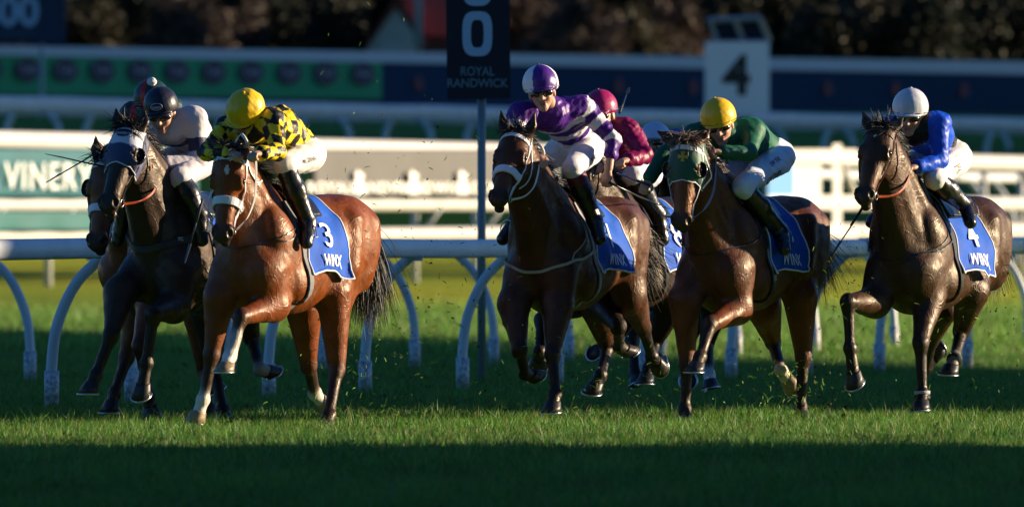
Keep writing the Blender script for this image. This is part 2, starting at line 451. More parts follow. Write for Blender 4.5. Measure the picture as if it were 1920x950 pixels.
    if c.get('sweat'):
        sw = np.clip((wob(V, 9, 1, 11)+wob(V, 31, .5, 12))*1.1-.15, 0, 1)*(V[:, 2] > .75)*(V[:, 0] > -.1)*(V[:, 0] < .75)
        col = col*(1-sw[:, None]*c['sweat'])+np.array((.20,.155,.12))*sw[:, None]*c['sweat']
    mb = mesh_np('body', V, Fc, coat_mat(spec), root, col)
    # hooves
    for nm in ('FL', 'FR', 'HL', 'HR'):
        _, k_, f, o = J[nm]; ft = unit(o-f); lat = np.array([0,1.,0]); lat = unit(lat-ft*(lat@ft)); fwd = unit(np.cross(lat, ft)); 
        if fwd[0] < 0 and abs(ft[0]) < .9: fwd = -fwd
        if nm in spec.get('grounded', ()): sn = np.array([0,0,-1.])
        else:
            a = math.radians(38); sn = unit(ft*math.cos(a)-fwd*math.sin(a))
        toe = unit(ft-sn*(ft@sn)) if np.linalg.norm(ft-sn*(ft@sn)) > .15 else fwd
        cor = J[nm+'c']-ft*.012; base = cor+ft*.095; lt = np.cross(sn, toe)
        n = 18; mbh = MB(); rings = []
        for t in (0, .12, .5, 1):
            ctr = cor*(1-t)+base*t; r = .052+.022*t
            ring = []
            for i in range(n):
                a = 2*math.pi*i/n; rr = r*(1.0 if math.cos(a) > -.3 else .86)
                # heel lower than toe: tilt the coronet
                ring.append(ctr+toe*math.cos(a)*rr*1.08+lt*math.sin(a)*rr+sn*(1-t)*(-.012)*math.cos(a)+(sn*.003 if t == 0 else 0))
            rings.append(ring)
        vs = [p for r_ in rings for p in r_]; fs = []
        for i in range(3):
            for j in range(n): fs.append((i*n+j, i*n+(j+1) % n, (i+1)*n+(j+1) % n, (i+1)*n+j))
        fs.append(tuple(3*n+j for j in range(n))); fs.append(tuple(n-1-j for j in range(n)))
        mbh.add(vs, fs)
        hc = c.get('hoof', {}).get(nm, 'dark')
        ho = mbh.build('hoof', mat('hoof_'+hc, (.025,.022,.022) if hc == 'dark' else (.36,.25,.13), .45, noise=(40, (.01,.009,.009) if hc == 'dark' else (.14,.10,.06), .7)), root, smooth=True)
        sh = MB(); pts = [base+sn*.004+toe*math.cos(a)*.073*1.08+lt*math.sin(a)*.071 for a in np.linspace(-2.3, 2.3, 15)]
        sh.tube(pts, .0075, 6); sh.build('horseshoe', mat('shoe_steel', (.55,.57,.6), .3, 1.0), ho, smooth=True)
    # eyes
    for q in (-1, 1):
        e = SDF(); e.ell(H(.195,-.044,.106*q), (.021*g,)*3); EV, EF = e.mesh(.004); mesh_np('eye', EV, EF, mat('horse_eye', (.008,.004,.003), .06, coat=1), root)
    # mane and forelock, tail
    hm = mat('horsehair_'+spec['hair'][0], spec['hair'][1], .55, noise=(60, tuple(x*2.2 for x in spec['hair'][1]), .6), sheen=.2)
    r_ = np.random.default_rng(spec['i']+20)
    top = [np.array((.12,0,1.545)), np.array((.30,0,1.57)), (np.array((.30,0,1.53))+H(.02,-.06))*.5+np.array((0,0,.10)), H(-.04,-.06)]
    cre = np.array(catmull(top, 14)); cre = S.snap(cre, -.004, 5)
    V2, F2 = [], []
    def strand(p, d0, L, grav, wd, nseg=6, curl=.3, wind=(-.5,0,0)):
        pts = [np.array(p)]; d_ = unit(d0)
        j = r_.normal(0, 1, 3)*curl
        for i in range(nseg):
            d_ = unit(d_+np.array(wind)*.35+np.array([0,0,-grav])+j*.12+r_.normal(0,.07,3)); pts.append(pts[-1]+d_*L/nseg)
        b = len(V2); side = unit(np.cross(pts[-1]-pts[0], r_.normal(0,1,3)))
        for i, q_ in enumerate(pts):
            wv = side*wd*(1-i/nseg)**.6*.5+side*.0004; V2.append(q_-wv); V2.append(q_+wv)
        for i in range(nseg): F2.append((b+2*i, b+2*i+1, b+2*i+3, b+2*i+2))
    for i in range(900):
        t = r_.uniform(0, 1); p = cre[int(t*(len(cre)-1))]+r_.normal(0,.012,3)*(.4,1,.3)
        q = 1 if r_.uniform() < .55 else -1
        strand(p, (-.35, .35*q+r_.normal(0,.3), .7), r_.uniform(.07,.15), .28, .006)
    for i in range(380):
        p = H(-.015+r_.normal(0,.012), -.035, r_.normal(0,.03)); strand(p, u*.5+w*.5-u*1.0*r_.uniform(0,.9)+v*r_.normal(0,.5), r_.uniform(.06,.17), .1, .007, wind=tuple(-.3*fw))
    P2 = np.array(V2); mesh_np('mane', P2, np.array(F2), hm, root)
    V2, F2 = [], []
    dock = np.array((-.96,0,1.42)); tl = spec.get('tail', dict(len=.62, up=.15, out=1.0, n=520, side=0.0))
    S2 = MB(); 
    for i in range(int(tl['n']*1.9)):
        p = dock+np.array((r_.uniform(-.10,.02), r_.normal(0,.022), -r_.uniform(-.01,.16))); 
        strand(p, (-1*tl['out'], tl['side']+r_.normal(0,.16), tl['up']+r_.normal(0,.12)), tl['len']*r_.uniform(.65,1.1), tl.get('g', .30), .0045, nseg=11, curl=.9, wind=(-.35*tl['out'], 0, 0))
    mesh_np('tail', np.array(V2), np.array(F2), hm, root)
    # trunk-only and head-only fields for the tack
    spec.update(R=R, S=S, H=H, u=u, w=w, v=v, g=g, root=root, P0=P0, J=J)
    return root

def coat_mat(spec):
    c = spec['coat']; nm = 'coat_%d' % spec['i']
    m = mat(nm, attr=True, rough=c.get('rough', .45), spec=c.get('spec', .42), coat=c.get('coatw', .0), coat_r=.35, sheen=.0, mul_noise=(9, .72, 1.18),
            bump=(130, .6, .004, (1,1,.3)))
    # veins and wet streaks: second bump and rougher patches
    n = m.node_tree.nodes; l = m.node_tree.links; b = n['Principled BSDF']; b.inputs['Specular Tint'].default_value = (1, .84, .68, 1)
    if not n.get('rn'):
        t = n.new('ShaderNodeTexNoise'); t.name = 'rn'; t.inputs['Scale'].default_value = 11; t.inputs['Detail'].default_value = 6; t.inputs['Distortion'].default_value = .8
        tc = n.new('ShaderNodeTexCoord'); l.new(tc.outputs['Object'], t.inputs[0])
        r = n.new('ShaderNodeMapRange'); r.inputs[1].default_value = .35; r.inputs[2].default_value = .65; r.inputs[3].default_value = .31; r.inputs[4].default_value = .60
        l.new(t.outputs[0], r.inputs[0]); l.new(r.outputs[0], b.inputs['Roughness'])
        old = [x for x in n if x.bl_idname == 'ShaderNodeBump'][0]
        mg = n.new('ShaderNodeTexNoise'); mg.inputs['Scale'].default_value = 16; mg.inputs['Detail'].default_value = 5; mg.inputs['Distortion'].default_value = 1.2
        mp = n.new('ShaderNodeMapping'); mp.inputs['Scale'].default_value = (1, 1, .45); mp.inputs['Rotation'].default_value = (0, .5, 0); l.new(tc.outputs['Object'], mp.inputs[0]); l.new(mp.outputs[0], mg.inputs[0])
        vn = n.new('ShaderNodeTexNoise'); vn.inputs['Scale'].default_value = 4.2; vn.inputs['Detail'].default_value = 2; vn.inputs['Distortion'].default_value = 1.6; l.new(tc.outputs['Object'], vn.inputs[0])
        sb = n.new('ShaderNodeMath'); sb.operation = 'SUBTRACT'; sb.inputs[1].default_value = .5; l.new(vn.outputs[0], sb.inputs[0])
        ab = n.new('ShaderNodeMath'); ab.operation = 'ABSOLUTE'; l.new(sb.outputs[0], ab.inputs[0])
        vr = n.new('ShaderNodeMapRange'); vr.interpolation_type = 'SMOOTHSTEP'; vr.inputs[1].default_value = 0; vr.inputs[2].default_value = .04; vr.inputs[3].default_value = 1; vr.inputs[4].default_value = 0; l.new(ab.outputs[0], vr.inputs[0])
        b3 = n.new('ShaderNodeBump'); b3.inputs['Strength'].default_value = .2; b3.inputs['Distance'].default_value = .008; l.new(vr.outputs[0], b3.inputs['Height'])
        b2 = n.new('ShaderNodeBump'); l.new(b3.outputs[0], b2.inputs['Normal']); b2.inputs['Strength'].default_value = .17; b2.inputs['Distance'].default_value = .02
        l.new(mg.outputs[0], b2.inputs['Height']); l.new(b2.outputs[0], old.inputs['Normal'])
    return m

# ---------------------------------------------------------------- tack
def bridle(spec, kind='white', nose=True, col=None):
    H, S, root = spec['H'], spec['S'], spec['root']; g = spec['g']
    m = mat('strap_'+kind, col or (.78,.79,.82), .38, spec=.5, bump=(50,.1,.002)); steel = mat('bit_steel', (.6,.6,.62), .25, 1.0)
    wd = .032 if kind == 'white' else .018
    b = strap('browband', S, [H(.07,-.06,-.10), H(.055,.0,-.07), H(.045,.03,0), H(.055,.0,.07), H(.07,-.06,.10)], wd*1.1, m, root)
    hp = strap('headpiece', S, [H(.08,-.09,-.10), H(.0,-.10,-.075), H(-.03,-.10,0), H(.0,-.10,.075), H(.08,-.09,.10)], wd, m, b)
    for q in (-1, 1):
        ck = strap('cheek_strap', S, [H(.07,-.075,.11*q), H(.20,-.085,.12*q), H(.36,-.09,.09*q), H(.50,-.09,.07*q)], wd*.9, m, root)
        if kind == 'white':
            strap('cheek_strap', S, [H(.30,-.10,.10*q), H(.42,-.12,.085*q), H(.50,-.105,.07*q)], wd*.7, m, ck, off=.010)
        rg = MB(); c0 = S.snap([H(.52,-.095,.07*q)], .012)[0]
        rg.tube([c0+spec['u']*.028*math.cos(a)+spec['w']*.028*math.sin(a) for a in np.linspace(0, 2*math.pi, 15)], .0042, 6, caps=False)
        rg.build('bit_ring', steel, root, smooth=True)
        strap('throat_lash', S, [H(.06,-.10,.10*q), H(.16,-.20,.09*q), H(.24,-.29,.03*q)], .012, m, ck)
    if nose:
        strap('noseband', S, [H(.37,-.17,-.03), H(.36,-.12,-.09), H(.34,-.05,-.075), H(.33,.0,0), H(.34,-.05,.075), H(.36,-.12,.09), H(.37,-.17,.03)], .058, m, root, off=.006, thick=.012)
def rein(spec, hand, q=1, col=(.78,.79,.82), nm='white', wd=.018):
    H, S, root = spec['H'], spec['S'], spec['root']
    a = S.snap([H(.52,-.10,.07*q)], .02)[0]; hand = np.array(hand)
    mid = (a+hand)/2+np.array([-.03,.05*q,-.05]); v_ = S.pts(mid[None])[0]
    if v_ < .03: mid = S.snap([mid], .03)[0]
    return strap('rein', S, [a, (a+mid)/2+np.array([0,.015*q,-.02]), mid, (mid+hand)/2+np.array([0,.01*q,0]), hand], wd, mat('rein_'+nm, col, .5), root, snap=False)
def hood(spec, col_top, col_main, cups=True, name='blinker_hood', only_cups=False):
    """cloth hood over forehead and cheeks, snapped to the head"""
    H, S, root, g = spec['H'], spec['S'], spec['root'], spec['g']
    na, nc = 26, 26; V = []; C = []
    for i in range(na+1):
        for j in range(nc+1):
            t = j/nc*2-1; ph = t*2.1; a = .015+(.30-.07*math.cos(ph*1.4))*i/na if abs(t) > .05 or True else 0
            a = .01+i/na*(.27+.05*abs(t)); r = .14
            V.append(H(a, -.09+r*math.cos(ph), r*math.sin(ph))); C.append(col_top if a < .14 and abs(t) < .62 else col_main)
    V = S.snap(V, .006, 5); C = np.array(C); fs = []
    if only_cups: return _cups(spec, root)
    for i in range(na):
        for j in range(nc):
            t = (j+.5)/nc*2-1; a = .01+(i+.5)/na*(.27+.05*abs(t)); ph = t*2.1
            c_ = abs(.14*math.sin(ph))
            # eye opening
            if ((a-.195)/.045)**2+((abs(t)-.50)/.16)**2 < 1: continue
            fs.append((i*(nc+1)+j, i*(nc+1)+j+1, (i+1)*(nc+1)+j+1, (i+1)*(nc+1)+j))
    o = mesh_np(name, V, fs, mat('hood_cloth', attr=True, rough=.55, sheen=.3, bump=(45,.4,.004)), root, C)
    sm = o.modifiers.new('thick', 'SOLIDIFY'); sm.thickness = .004; sm.offset = 1
    pipe = MB(); row = V[na*(nc+1):]; pipe.tube([p for p in row], .005, 5); pipe.build('piping', mat('hood_piping', tuple(min(1, x*1.0+.12) for x in col_top), .5), o, smooth=True)
    _cups(spec, o)
    return o
def _cups(spec, o):
    H, g = spec['H'], spec['g']
    if 1:
        for q in (-1, 1):
            c = SDF(); ctr = H(.195,-.045,.112*q); R_ = np.array([spec['u'], spec['w'], spec['v']])
            c.ell(ctr, np.array((.060,.052,.050))*g, R=R_, k=.01); c.ell(ctr+spec['w']*.030*g+spec['v']*q*.012, np.array((.050,.048,.044))*g, R=R_, k=.01, op='s')
            CV, CF = c.mesh(.005); mesh_np('eye_cup', CV, CF, mat('cup_plastic', (.008,.008,.01), .16, coat=.6), o)
def breastplate(spec, m, wd=.03, z=1.12, txt=None):
    S, root = spec['S'], spec['root']
    P = [(.20,.30,z+.10), (.42,.27,z+.06), (.60,.20,z-.01), (.74,.10,z-.05), (.78,0,z-.07), (.74,-.10,z-.05), (.60,-.20,z-.01), (.42,-.27,z+.06), (.20,-.30,z+.10)]
    o = strap('breastplate', S, P, wd, m, root, off=.006, thick=.006)
    if txt:
        V, Fc = text_mesh(txt, .034, .001)
        for ctr in ((.63,.19,z-.005),):
            ctr = S.snap([ctr], .014)[0]; N = S.grad(ctr[None])[0]; ex = unit(np.cross((0,0,1), N)); ey = np.cross(N, ex)
            P_ = ctr+V[:, :1]*ex+V[:, 1:2]*ey; mesh_np('lettering', P_, Fc, mat('white_print', (.8,.8,.8), .5), o, smooth=False)
    for q in (-1, 1):
        strap('breastplate_strap', S, [(.60,.205*q,z), (.46,.22*q,1.30), (.30,.14*q,1.48)], .010, m, o, off=.004)
    return o
def girth(spec, m, x=.26, wd=.09):
    S, root = spec['S'], spec['root']; P = []
    for a in np.linspace(-2.75, 2.75, 25):
        P.append((x-.10*math.cos(a)*.3, .36*math.sin(a), 1.17-.42*math.cos(a)))
    return strap('girth', S, P, wd, m, root, off=.006, thick=.010, n=2)
def saddle_set(spec, label_c, label_s, num, txt='WINX', blue=(.004,.085,.50), ripple=1.0):
    """number cloth draped over the flanks and the light racing saddle on top: things of their own"""
    S, R = spec['S'], spec['R']
    T = SDF(); T.p = [q for q in S.p if True]
    root = empty('saddle_cloth', R.loc+np.linalg.inv(R.M)@np.array((0,0,1.5)), R.th)
    tag(root, label_c, 'saddle cloth', 'blue numbered saddle cloths')
    off = np.array((0,0,1.5))
    na, nb = 34, 56; V = []
    for i in range(na+1):
        for j in range(nb+1):
            t = j/nb*2-1; s_ = i/na                                        # t: right flank -1 .. left flank 1; s: front 0 .. rear 1
            x = .22-.49*s_-.03*abs(t)*s_; ph = t*(1.70+.10*s_)
            V.append((x, .50*math.sin(ph), 1.14+.50*math.cos(ph)))
    V = S.snap(V, .012, 6)
    G = S.grad(V)
    tt = np.tile(np.linspace(-1, 1, nb+1), na+1); ss = np.repeat(np.linspace(0, 1, na+1), nb+1)
    flare = (np.clip(np.abs(tt)-.45, 0, 1)/.55)**1.5*(.012+.045*ss)*ripple
    V = V+G*(flare*(1+.38*np.sin(ss*5.5+tt*6+spec['i']))+.006*np.sin(ss*15+tt*9+spec['i'])*np.clip(np.abs(tt)*2-.6,0,1)+.004*np.sin(ss*9-tt*17))[:, None]
    Vg = V.reshape(na+1, nb+1, 3); GN = np.cross(np.gradient(Vg, axis=1), np.gradient(Vg, axis=0)).reshape(-1, 3); GN /= np.linalg.norm(GN, axis=1, keepdims=True)+1e-9; GN *= np.sign((GN*G).sum(1, keepdims=True))
    idx = lambda i, j: i*(nb+1)+j
    fs = np.array([(idx(i,j), idx(i,j+1), idx(i+1,j+1), idx(i+1,j)) for i in range(na) for j in range(nb)])
    o = mesh_np('cloth', V-off, fs, mat('saddle_cloth_blue', blue, .7, spec=.25, bump=(60,.5,.004)), root)
    sm = o.modifiers.new('thick', 'SOLIDIFY'); sm.thickness = .004
    # border
    bd = MB(); rim = [V[idx(0,j)] for j in range(nb+1)]+[V[idx(i,nb)] for i in range(1, na+1)]+[V[idx(na,j)] for j in range(nb-1, -1, -1)]+[V[idx(i,0)] for i in range(na-1, 0, -1)]
    bd.tube([p-off for p in rim]+[rim[0]-off], .007, 6, caps=False); bd.build('border', mat('white_binding', (.75,.77,.82), .6), root, smooth=True)
    # writing laid in the cloth's own surface coordinates
    def lay(t_, size, s0, t0, q, nm, sxx=1.0):
        Vt, Ft = text_mesh(t_, size, .003, 1.1)
        P = []
        for p in Vt:
            s_ = s0-q*p[0]*sxx/.60*q if True else 0
            s_ = s0+(p[0]*sxx)/.60; tq = (t0-p[1]/.86)*q
            if q < 0: s_ = s0-(p[0]*sxx)/.60
            s_ = min(max(s_, 0), .999); jj = min(max((tq+1)/2*nb, 0), nb-1e-3); ii = s_*na
            i0, j0 = int(ii), int(jj); a, b = ii-i0, jj-j0
            c = (V[idx(i0,j0)]*(1-a)*(1-b)+V[idx(min(i0+1,na),j0)]*a*(1-b)+V[idx(i0,j0+1)]*(1-a)*b+V[idx(min(i0+1,na),j0+1)]*a*b)
            gq = GN[idx(i0,j0)]; P.append(c+gq*.014-off)
        mesh_np(nm, np.array(P), Ft, mat('white_print', (.8,.8,.8), .5), root, smooth=False)
    for q in (1, -1):
        lay(num, .34, .50, .64, q, 'number', 1.0); lay(txt, .135, .53, .90, q, 'lettering', .76)
    # saddle
    sd_ = empty('racing_saddle', R.loc+np.linalg.inv(R.M)@np.array((.05,0,1.6)), R.th)
    tag(sd_, label_s, 'saddle', 'light racing saddles'); off2 = np.array((.05,0,1.6))
    V = []
    for i in range(15):
        for j in range(25):
            t = j/24*2-1; s_ = i/14; x = .24-.30*s_+.05*math.cos(t*2)*(1-s_); V.append((x, .5*math.sin(t*.72), 1.14+.5*math.cos(t*.72)))
    V = S.snap(V, .03, 5); fs = np.array([(i*25+j, i*25+j+1, (i+1)*25+j+1, (i+1)*25+j) for i in range(14) for j in range(24)])
    lm = mat('black_leather', (.012,.011,.011), .32, coat=.3, bump=(30,.3,.004))
    so = mesh_np('seat', V-off2, fs, lm, sd_); sm = so.modifiers.new('thick', 'SOLIDIFY'); sm.thickness = .012; sm.offset = 1
    spec['saddle'] = sd_; spec['sd_off'] = off2
def stirrup(spec, q, foot, toe):
    """leather and iron under the boot"""
    sd_, off, S = spec['saddle'], spec['sd_off'], spec['S']
    top = S.snap([(.16,.20*q,1.46)], .03)[0]; m = MB()
    f = np.array(foot); m.tube([top-off, (top+f)/2-off+np.array((0,.02*q,0)), f+np.array((0,0,.10))-off], .008, 6, squash=.5)
    ld = m.build('stirrup_leather', mat('black_leather'), sd_)
    s_ = MB(); lat = np.array((0,1.,0)); pts = [f-off+lat*.055*math.cos(a)+np.array((0,0,.02+.09*math.sin(a))) for a in np.linspace(0, math.pi, 9)]
    s_.tube(pts+[pts[0]], .005, 6, caps=False); s_.box(f-off+np.array((0,0,.018)), (.04,.11,.008)); s_.build('stirrup_iron', mat('bit_steel', (.6,.6,.62), .25, 1.0), sd_, smooth=False)
# ---------------------------------------------------------------- jockeys
def jockey(spec, J):
    """J: photo points of the joints. one continuous body; clothes, helmet, goggles are its children"""
    R = spec['R']; HSurf = spec['S']; i0 = spec['i']
    HC = R.at(J['helmet'], J.get('hy', 0.0)); CH = R.bone(J['chin'], HC, .19, J.get('cs', 1))
    up = unit(HC-CH); fwd = np.array([1.,0,0]); tr = math.radians(J.get('turn', 0)); fwd = np.array([math.cos(tr), math.sin(tr), 0])
    hf = unit(fwd-up*(fwd@up)); hl = np.cross(up, hf)
    hr = J.get('hr', .128)
    SL = R.at(J['shL'], .175); SR = R.at(J['shR'], -.175) if 'shR' in J else SL*(1,-1,1)
    SL = SL.copy(); neckb = (SL+SR)/2
    # keep the neck length believable
    if np.linalg.norm(HC-neckb) > .36: pass
    PE = R.at((J['seat'][0]-20, J['seat'][1]+2), 0); hipL, hipR = PE+(.04,.10,-.02), PE+(.04,-.10,-.02)
    kL = R.at(J['knL'], J.get('ky', .19)); aL = R.at(J['anL'], J.get('ay', .30)); tL = R.bone(J['toL'], aL, .15, 1)
    # keep the left boot outside the flank
    def out(p, r): 
        q = p.copy()
        for _ in range(12):
            if HSurf.pts(q[None])[0] > r: break
            q[1] += .015*(1 if p[1] > 0 else -1)
        return q
    def mir(p): return p*(1,-1,1)
    kR, aR, tR = mir(kL), mir(aL), mir(tL)
    if 'knR' in J: kR = R.at(J['knR'], -.22)
    kR, aR, tR = out(kR, .07), out(aR, .05), out(tR, .05)
    eL = R.bone(J['elL'], SL, .29, J.get('es', 1)); hL = R.bone(J['haL'], eL, .25, J.get('hs', 1))
    if 'elR' in J: eR = R.bone(J['elR'], SR, .29, 1); hR = R.bone(J['haR'], eR, .25, 1)
    else: eR = mir(eL); hR = mir(hL)
    skin = J.get('skin', (.50,.29,.20)); B = SDF()
    spine = (neckb*.45+PE*.55)+np.array((0,0,.07))
    def torso(S_, e, c1=None, k=.05):
        S_.rc(neckb+(0,0,-.02), spine, .105+e, .12+e, k=k, col=c1, sq=((0,1,0), 1.0))
        S_.rc(SL*.75+neckb*.25, spine+(0,.06,-.02), .075+e, .09+e, k=k, col=c1); S_.rc(SR*.75+neckb*.25, spine+(0,-.06,-.02), .075+e, .09+e, k=k, col=c1)
        S_.rc(SL, SR, .068+e, .068+e, k=k, col=c1)
        S_.rc(spine, PE+(0,0,.03), .12+e, .11+e, k=k, col=c1)
    def arm(S_, e, s_, el, ha, frac=1.0, c1=None, w0=.055, w1=.035):
        S_.rc(s_, el, w0+.006+e, .042+e, k=.035, col=c1); end = el+(ha-el)*frac; S_.rc(el, end, .043+e, w1-(.006 if frac == 1 else 0)+e, k=.03, col=c1)
    def legf(S_, e, hp, kn, an, part, c1=None):
        if part == 'thigh':
            S_.rc(hp, kn, .105+e, .064+e, k=.05, col=c1); S_.rc(kn, kn+(an-kn)*.22, .062+e, .052+e, k=.03, col=c1)
        else: S_.rc(kn+(an-kn)*.12, an, .052+e, .036+e, k=.03, col=c1)
    torso(B, 0, skin); 
    for s_, el, ha in ((SL, eL, hL), (SR, eR, hR)): arm(B, 0, s_, el, ha, .86, skin, w1=.027)
    for hp, kn, an, to in ((hipL, kL, aL, tL), (hipR, kR, aR, tR)):
        legf(B, 0, hp, kn, an, 'thigh', skin); legf(B, 0, hp, kn, an, 'shin', skin); B.rc(an, to, .035, .025, k=.02, col=skin)
    # head
    B.rc(neckb+(0,0,.0), HC-up*.04-hf*.02, .062, .058, k=.04, col=skin)
    n0 = len(B.p); FS = 1.13
    Rf = np.array([hf, hl, up]); F_ = lambda a, b, c: HC+hf*a+hl*b+up*c
    B.ell(F_(0,0,0), (.095,.077,.105), R=Rf, k=.03, col=skin)
    B.ell(F_(.02,0,-.07), (.072,.064,.085), R=Rf, k=.03, col=skin)
    B.ell(F_(.055,0,-.145), (.030,.030,.026), R=Rf, k=.025, col=skin)                          # chin
    B.rc(F_(.085,0,-.045), F_(.108,0,-.085), .010, .014, k=.012, col=tuple(min(1, x*1.08) for x in skin))   # nose
    for q in (-1, 1):
        B.ell(F_(.090,.012*q,-.087), (.012,.010,.008), R=Rf, k=.008, col=skin)
        B.ell(F_(.060,.036*q,-.080), (.026,.022,.022), R=Rf, k=.02, col=tuple(x*f_ for x, f_ in zip(skin, (1.15,.9,.85))))
        B.ell(F_(.078,.030*q,-.038), (.014,.018,.010), R=Rf, k=.01, op='s', col=skin)
        B.ell(F_(-.005,.078*q,-.055), (.022,.010,.032), R=Rf, k=.008, col=skin)                   # ear
    lip = (.30,.12,.10)
    B.rc(F_(.086,-.020,-.115), F_(.086,.020,-.115), .0045, .0045, k=.006, col=lip); B.rc(F_(.082,-.017,-.126), F_(.082,.017,-.126), .0045, .0045, k=.006, col=lip)
    scale_prims(B, n0, HC, FS)
    # hands: palm, four bent fingers, thumb
    for s_, el, ha, q in ((SL, eL, hL, 1), (SR, eR, hR, -1)):
        d_ = unit(ha-el); lat = np.array((0,1.,0)); lat = unit(lat-d_*(lat@d_)); dn = np.cross(d_, lat); dn = dn if dn[2] < 0 else -dn
        B.rc(el+(ha-el)*.8, ha+d_*.015, .026, .030, k=.02, col=skin, sq=(dn, .75))
        pc = ha+d_*.05; B.ell(pc, (.045,.040,.020), R=np.array([d_, lat, dn]), k=.015, col=skin)
        for f_i, (o_, L_) in enumerate(((-.031,.034), (-.011,.040), (.010,.038), (.030,.030))):
            o_ *= q; k0 = pc+d_*.032+lat*o_; k1 = k0+(d_*.55+dn*.7)*L_; k2 = k1+(dn*.75-d_*.65)*L_*.72; k3 = k2+(-dn*.2-d_*.9)*L_*.55
            fc = tuple(min(1, x*(1.0+.05*f_i)) for x in skin)
            B.rc(k0, k1, .0105, .0098, k=.005, col=fc); B.rc(k1, k2, .0098, .0090, k=.004, col=fc); B.rc(k2, k3, .0090, .0080, k=.004, col=fc)
        t0 = pc-d_*.02-lat*.034*q; t1 = t0+(d_*.6+dn*.35-lat*.5*q)*.034; t2 = t1+(d_*.75+dn*.55)*.028
        B.rc(t0, t1, .0135, .0115, k=.01, col=skin); B.rc(t1, t2, .0115, .0095, k=.005, col=skin)
    base = np.array((0,0,aL[2]-.05)); wbase = R.loc+np.linalg.inv(R.M)@base
    root = empty('person', wbase, R.th); tag(root, J['label'], 'jockey', 'jockeys riding the racehorses')
    V, Fc = B.mesh(spec.get('jh', .0075)); col = B.colors(V, skin, .006)
    ef = ((V-F_(.083,0,-.12))@up); 
    mesh_np('body', V-base, Fc, mat('skin', attr=True, rough=.45, spec=.4, mul_noise=(30,.85,1.12), bump=(120,.15,.002)), root, col)
    # shirt
    T = SDF(); torso(T, .014); fr = J.get('sleeve', .88)
    arm(T, .013, SL, eL, hL, fr if not isinstance(fr, tuple) else fr[0], w0=.058, w1=.040); arm(T, .013, SR, eR, hR, fr if not isinstance(fr, tuple) else fr[1], w0=.058, w1=.040)
    T.rc(neckb, neckb+(HC-neckb)*.28, .072, .066, k=.03)
    if J.get('loose'):
        T.rc(spine+(-.02,0,.03), PE+(.02,0,.06), .14, .12, k=.06)
    am = J.get('folds', .006)
    sh = lambda P: (wob(P@np.array(((1,.3,.2),(-.2,1,.1),(.1,.4,1))), 42, am, i0)+wob(P, 85, am*.45, i0+2))
    V, Fc = T.mesh(.0068, fn=sh); V = lapl(V, Fc, 1, .35)
    # surface coordinates for the pattern
    ax = unit(PE-neckb); 
    info = dict(t=(V-neckb)@ax, y=V[:, 1], z=V[:, 2], P=V)
    def armc(s_, el, ha):
        d1 = el-s_; d2 = ha-el; t1 = np.clip(((V-s_)@d1)/(d1@d1), 0, 1); t2 = np.clip(((V-el)@d2)/(d2@d2), 0, 1)
        q1 = np.linalg.norm(V-s_-t1[:, None]*d1, axis=1); q2 = np.linalg.norm(V-el-t2[:, None]*d2, axis=1)
        return np.minimum(q1, q2), np.where(q1 < q2, t1*.29, .29+t2*.25)
    aL_, aR_ = armc(SL, eL, hL), armc(SR, eR, hR); dt = np.minimum(np.linalg.norm(V-neckb, axis=1), 9)
    info['arm'] = np.minimum(aL_[0], aR_[0]); info['s'] = np.where(aL_[0] < aR_[0], aL_[1], aR_[1])
    info['isarm'] = (info['arm'] < .085) & (info['s'] > .05)
    info['left'] = aL_[0] < aR_[0]
    q_ = V-spine; side_ = np.array((0,1.,0)); upv = np.cross(ax, side_); upv = upv if upv[2] > 0 else -upv
    ang = np.arctan2(q_@side_, q_@upv)*.15
    for mk, s_, el, ha in ((info['left'], SL, eL, hL), (~info['left'], SR, eR, hR)):
        d1 = unit(ha-s_); u1 = unit(np.cross(d1, (0,1,0))); w1_ = np.cross(d1, u1); fore = info['s'] > .29; c0 = np.where(fore[:, None], el, s_); dd = np.where(fore[:, None], unit(ha-el), unit(el-s_))
        rr = V-c0; rr = rr-dd*(rr*dd).sum(1, keepdims=True); aa = np.arctan2(rr@u1, rr@w1_)*.07; m2 = mk & info['isarm']; ang[m2] = aa[m2]
    info['ang'] = ang
    C = J['silk'](info)
    T_o = mesh_np('silks', V-base, Fc, mat('silk_%d' % i0, attr=True, rough=J.get('silk_r', .46), spec=.32, sheen=.0, bump=(24,.55,.010,(1,1,.5))), root, C)
    # breeches
    Bt = SDF()
    for hp, kn, an in ((hipL, kL, aL), (hipR, kR, aR)): legf(Bt, .011, hp, kn, an, 'thigh')
    Bt.rc(spine*.25+PE*.75, PE, .118, .128, k=.05); Bt.ell(PE+(-.05,.07,0), (.13,.11,.12), k=.05); Bt.ell(PE+(-.05,-.07,0), (.13,.11,.12), k=.05)
    V, Fc = Bt.mesh(.0085, fn=lambda P: wob(P@np.array(((.6,.1,.2),(0,1,.1),(.1,.2,1))), 55, .0055, i0+9)); V = lapl(V, Fc, 1, .35)
    bc = J.get('breech', (.74,.72,.70))
    br = mesh_np('breeches', V-base, Fc, mat('breech_%d' % i0, bc, .6, noise=(14, tuple(x*.8 for x in bc), .5), bump=(35,.45,.006)), root)
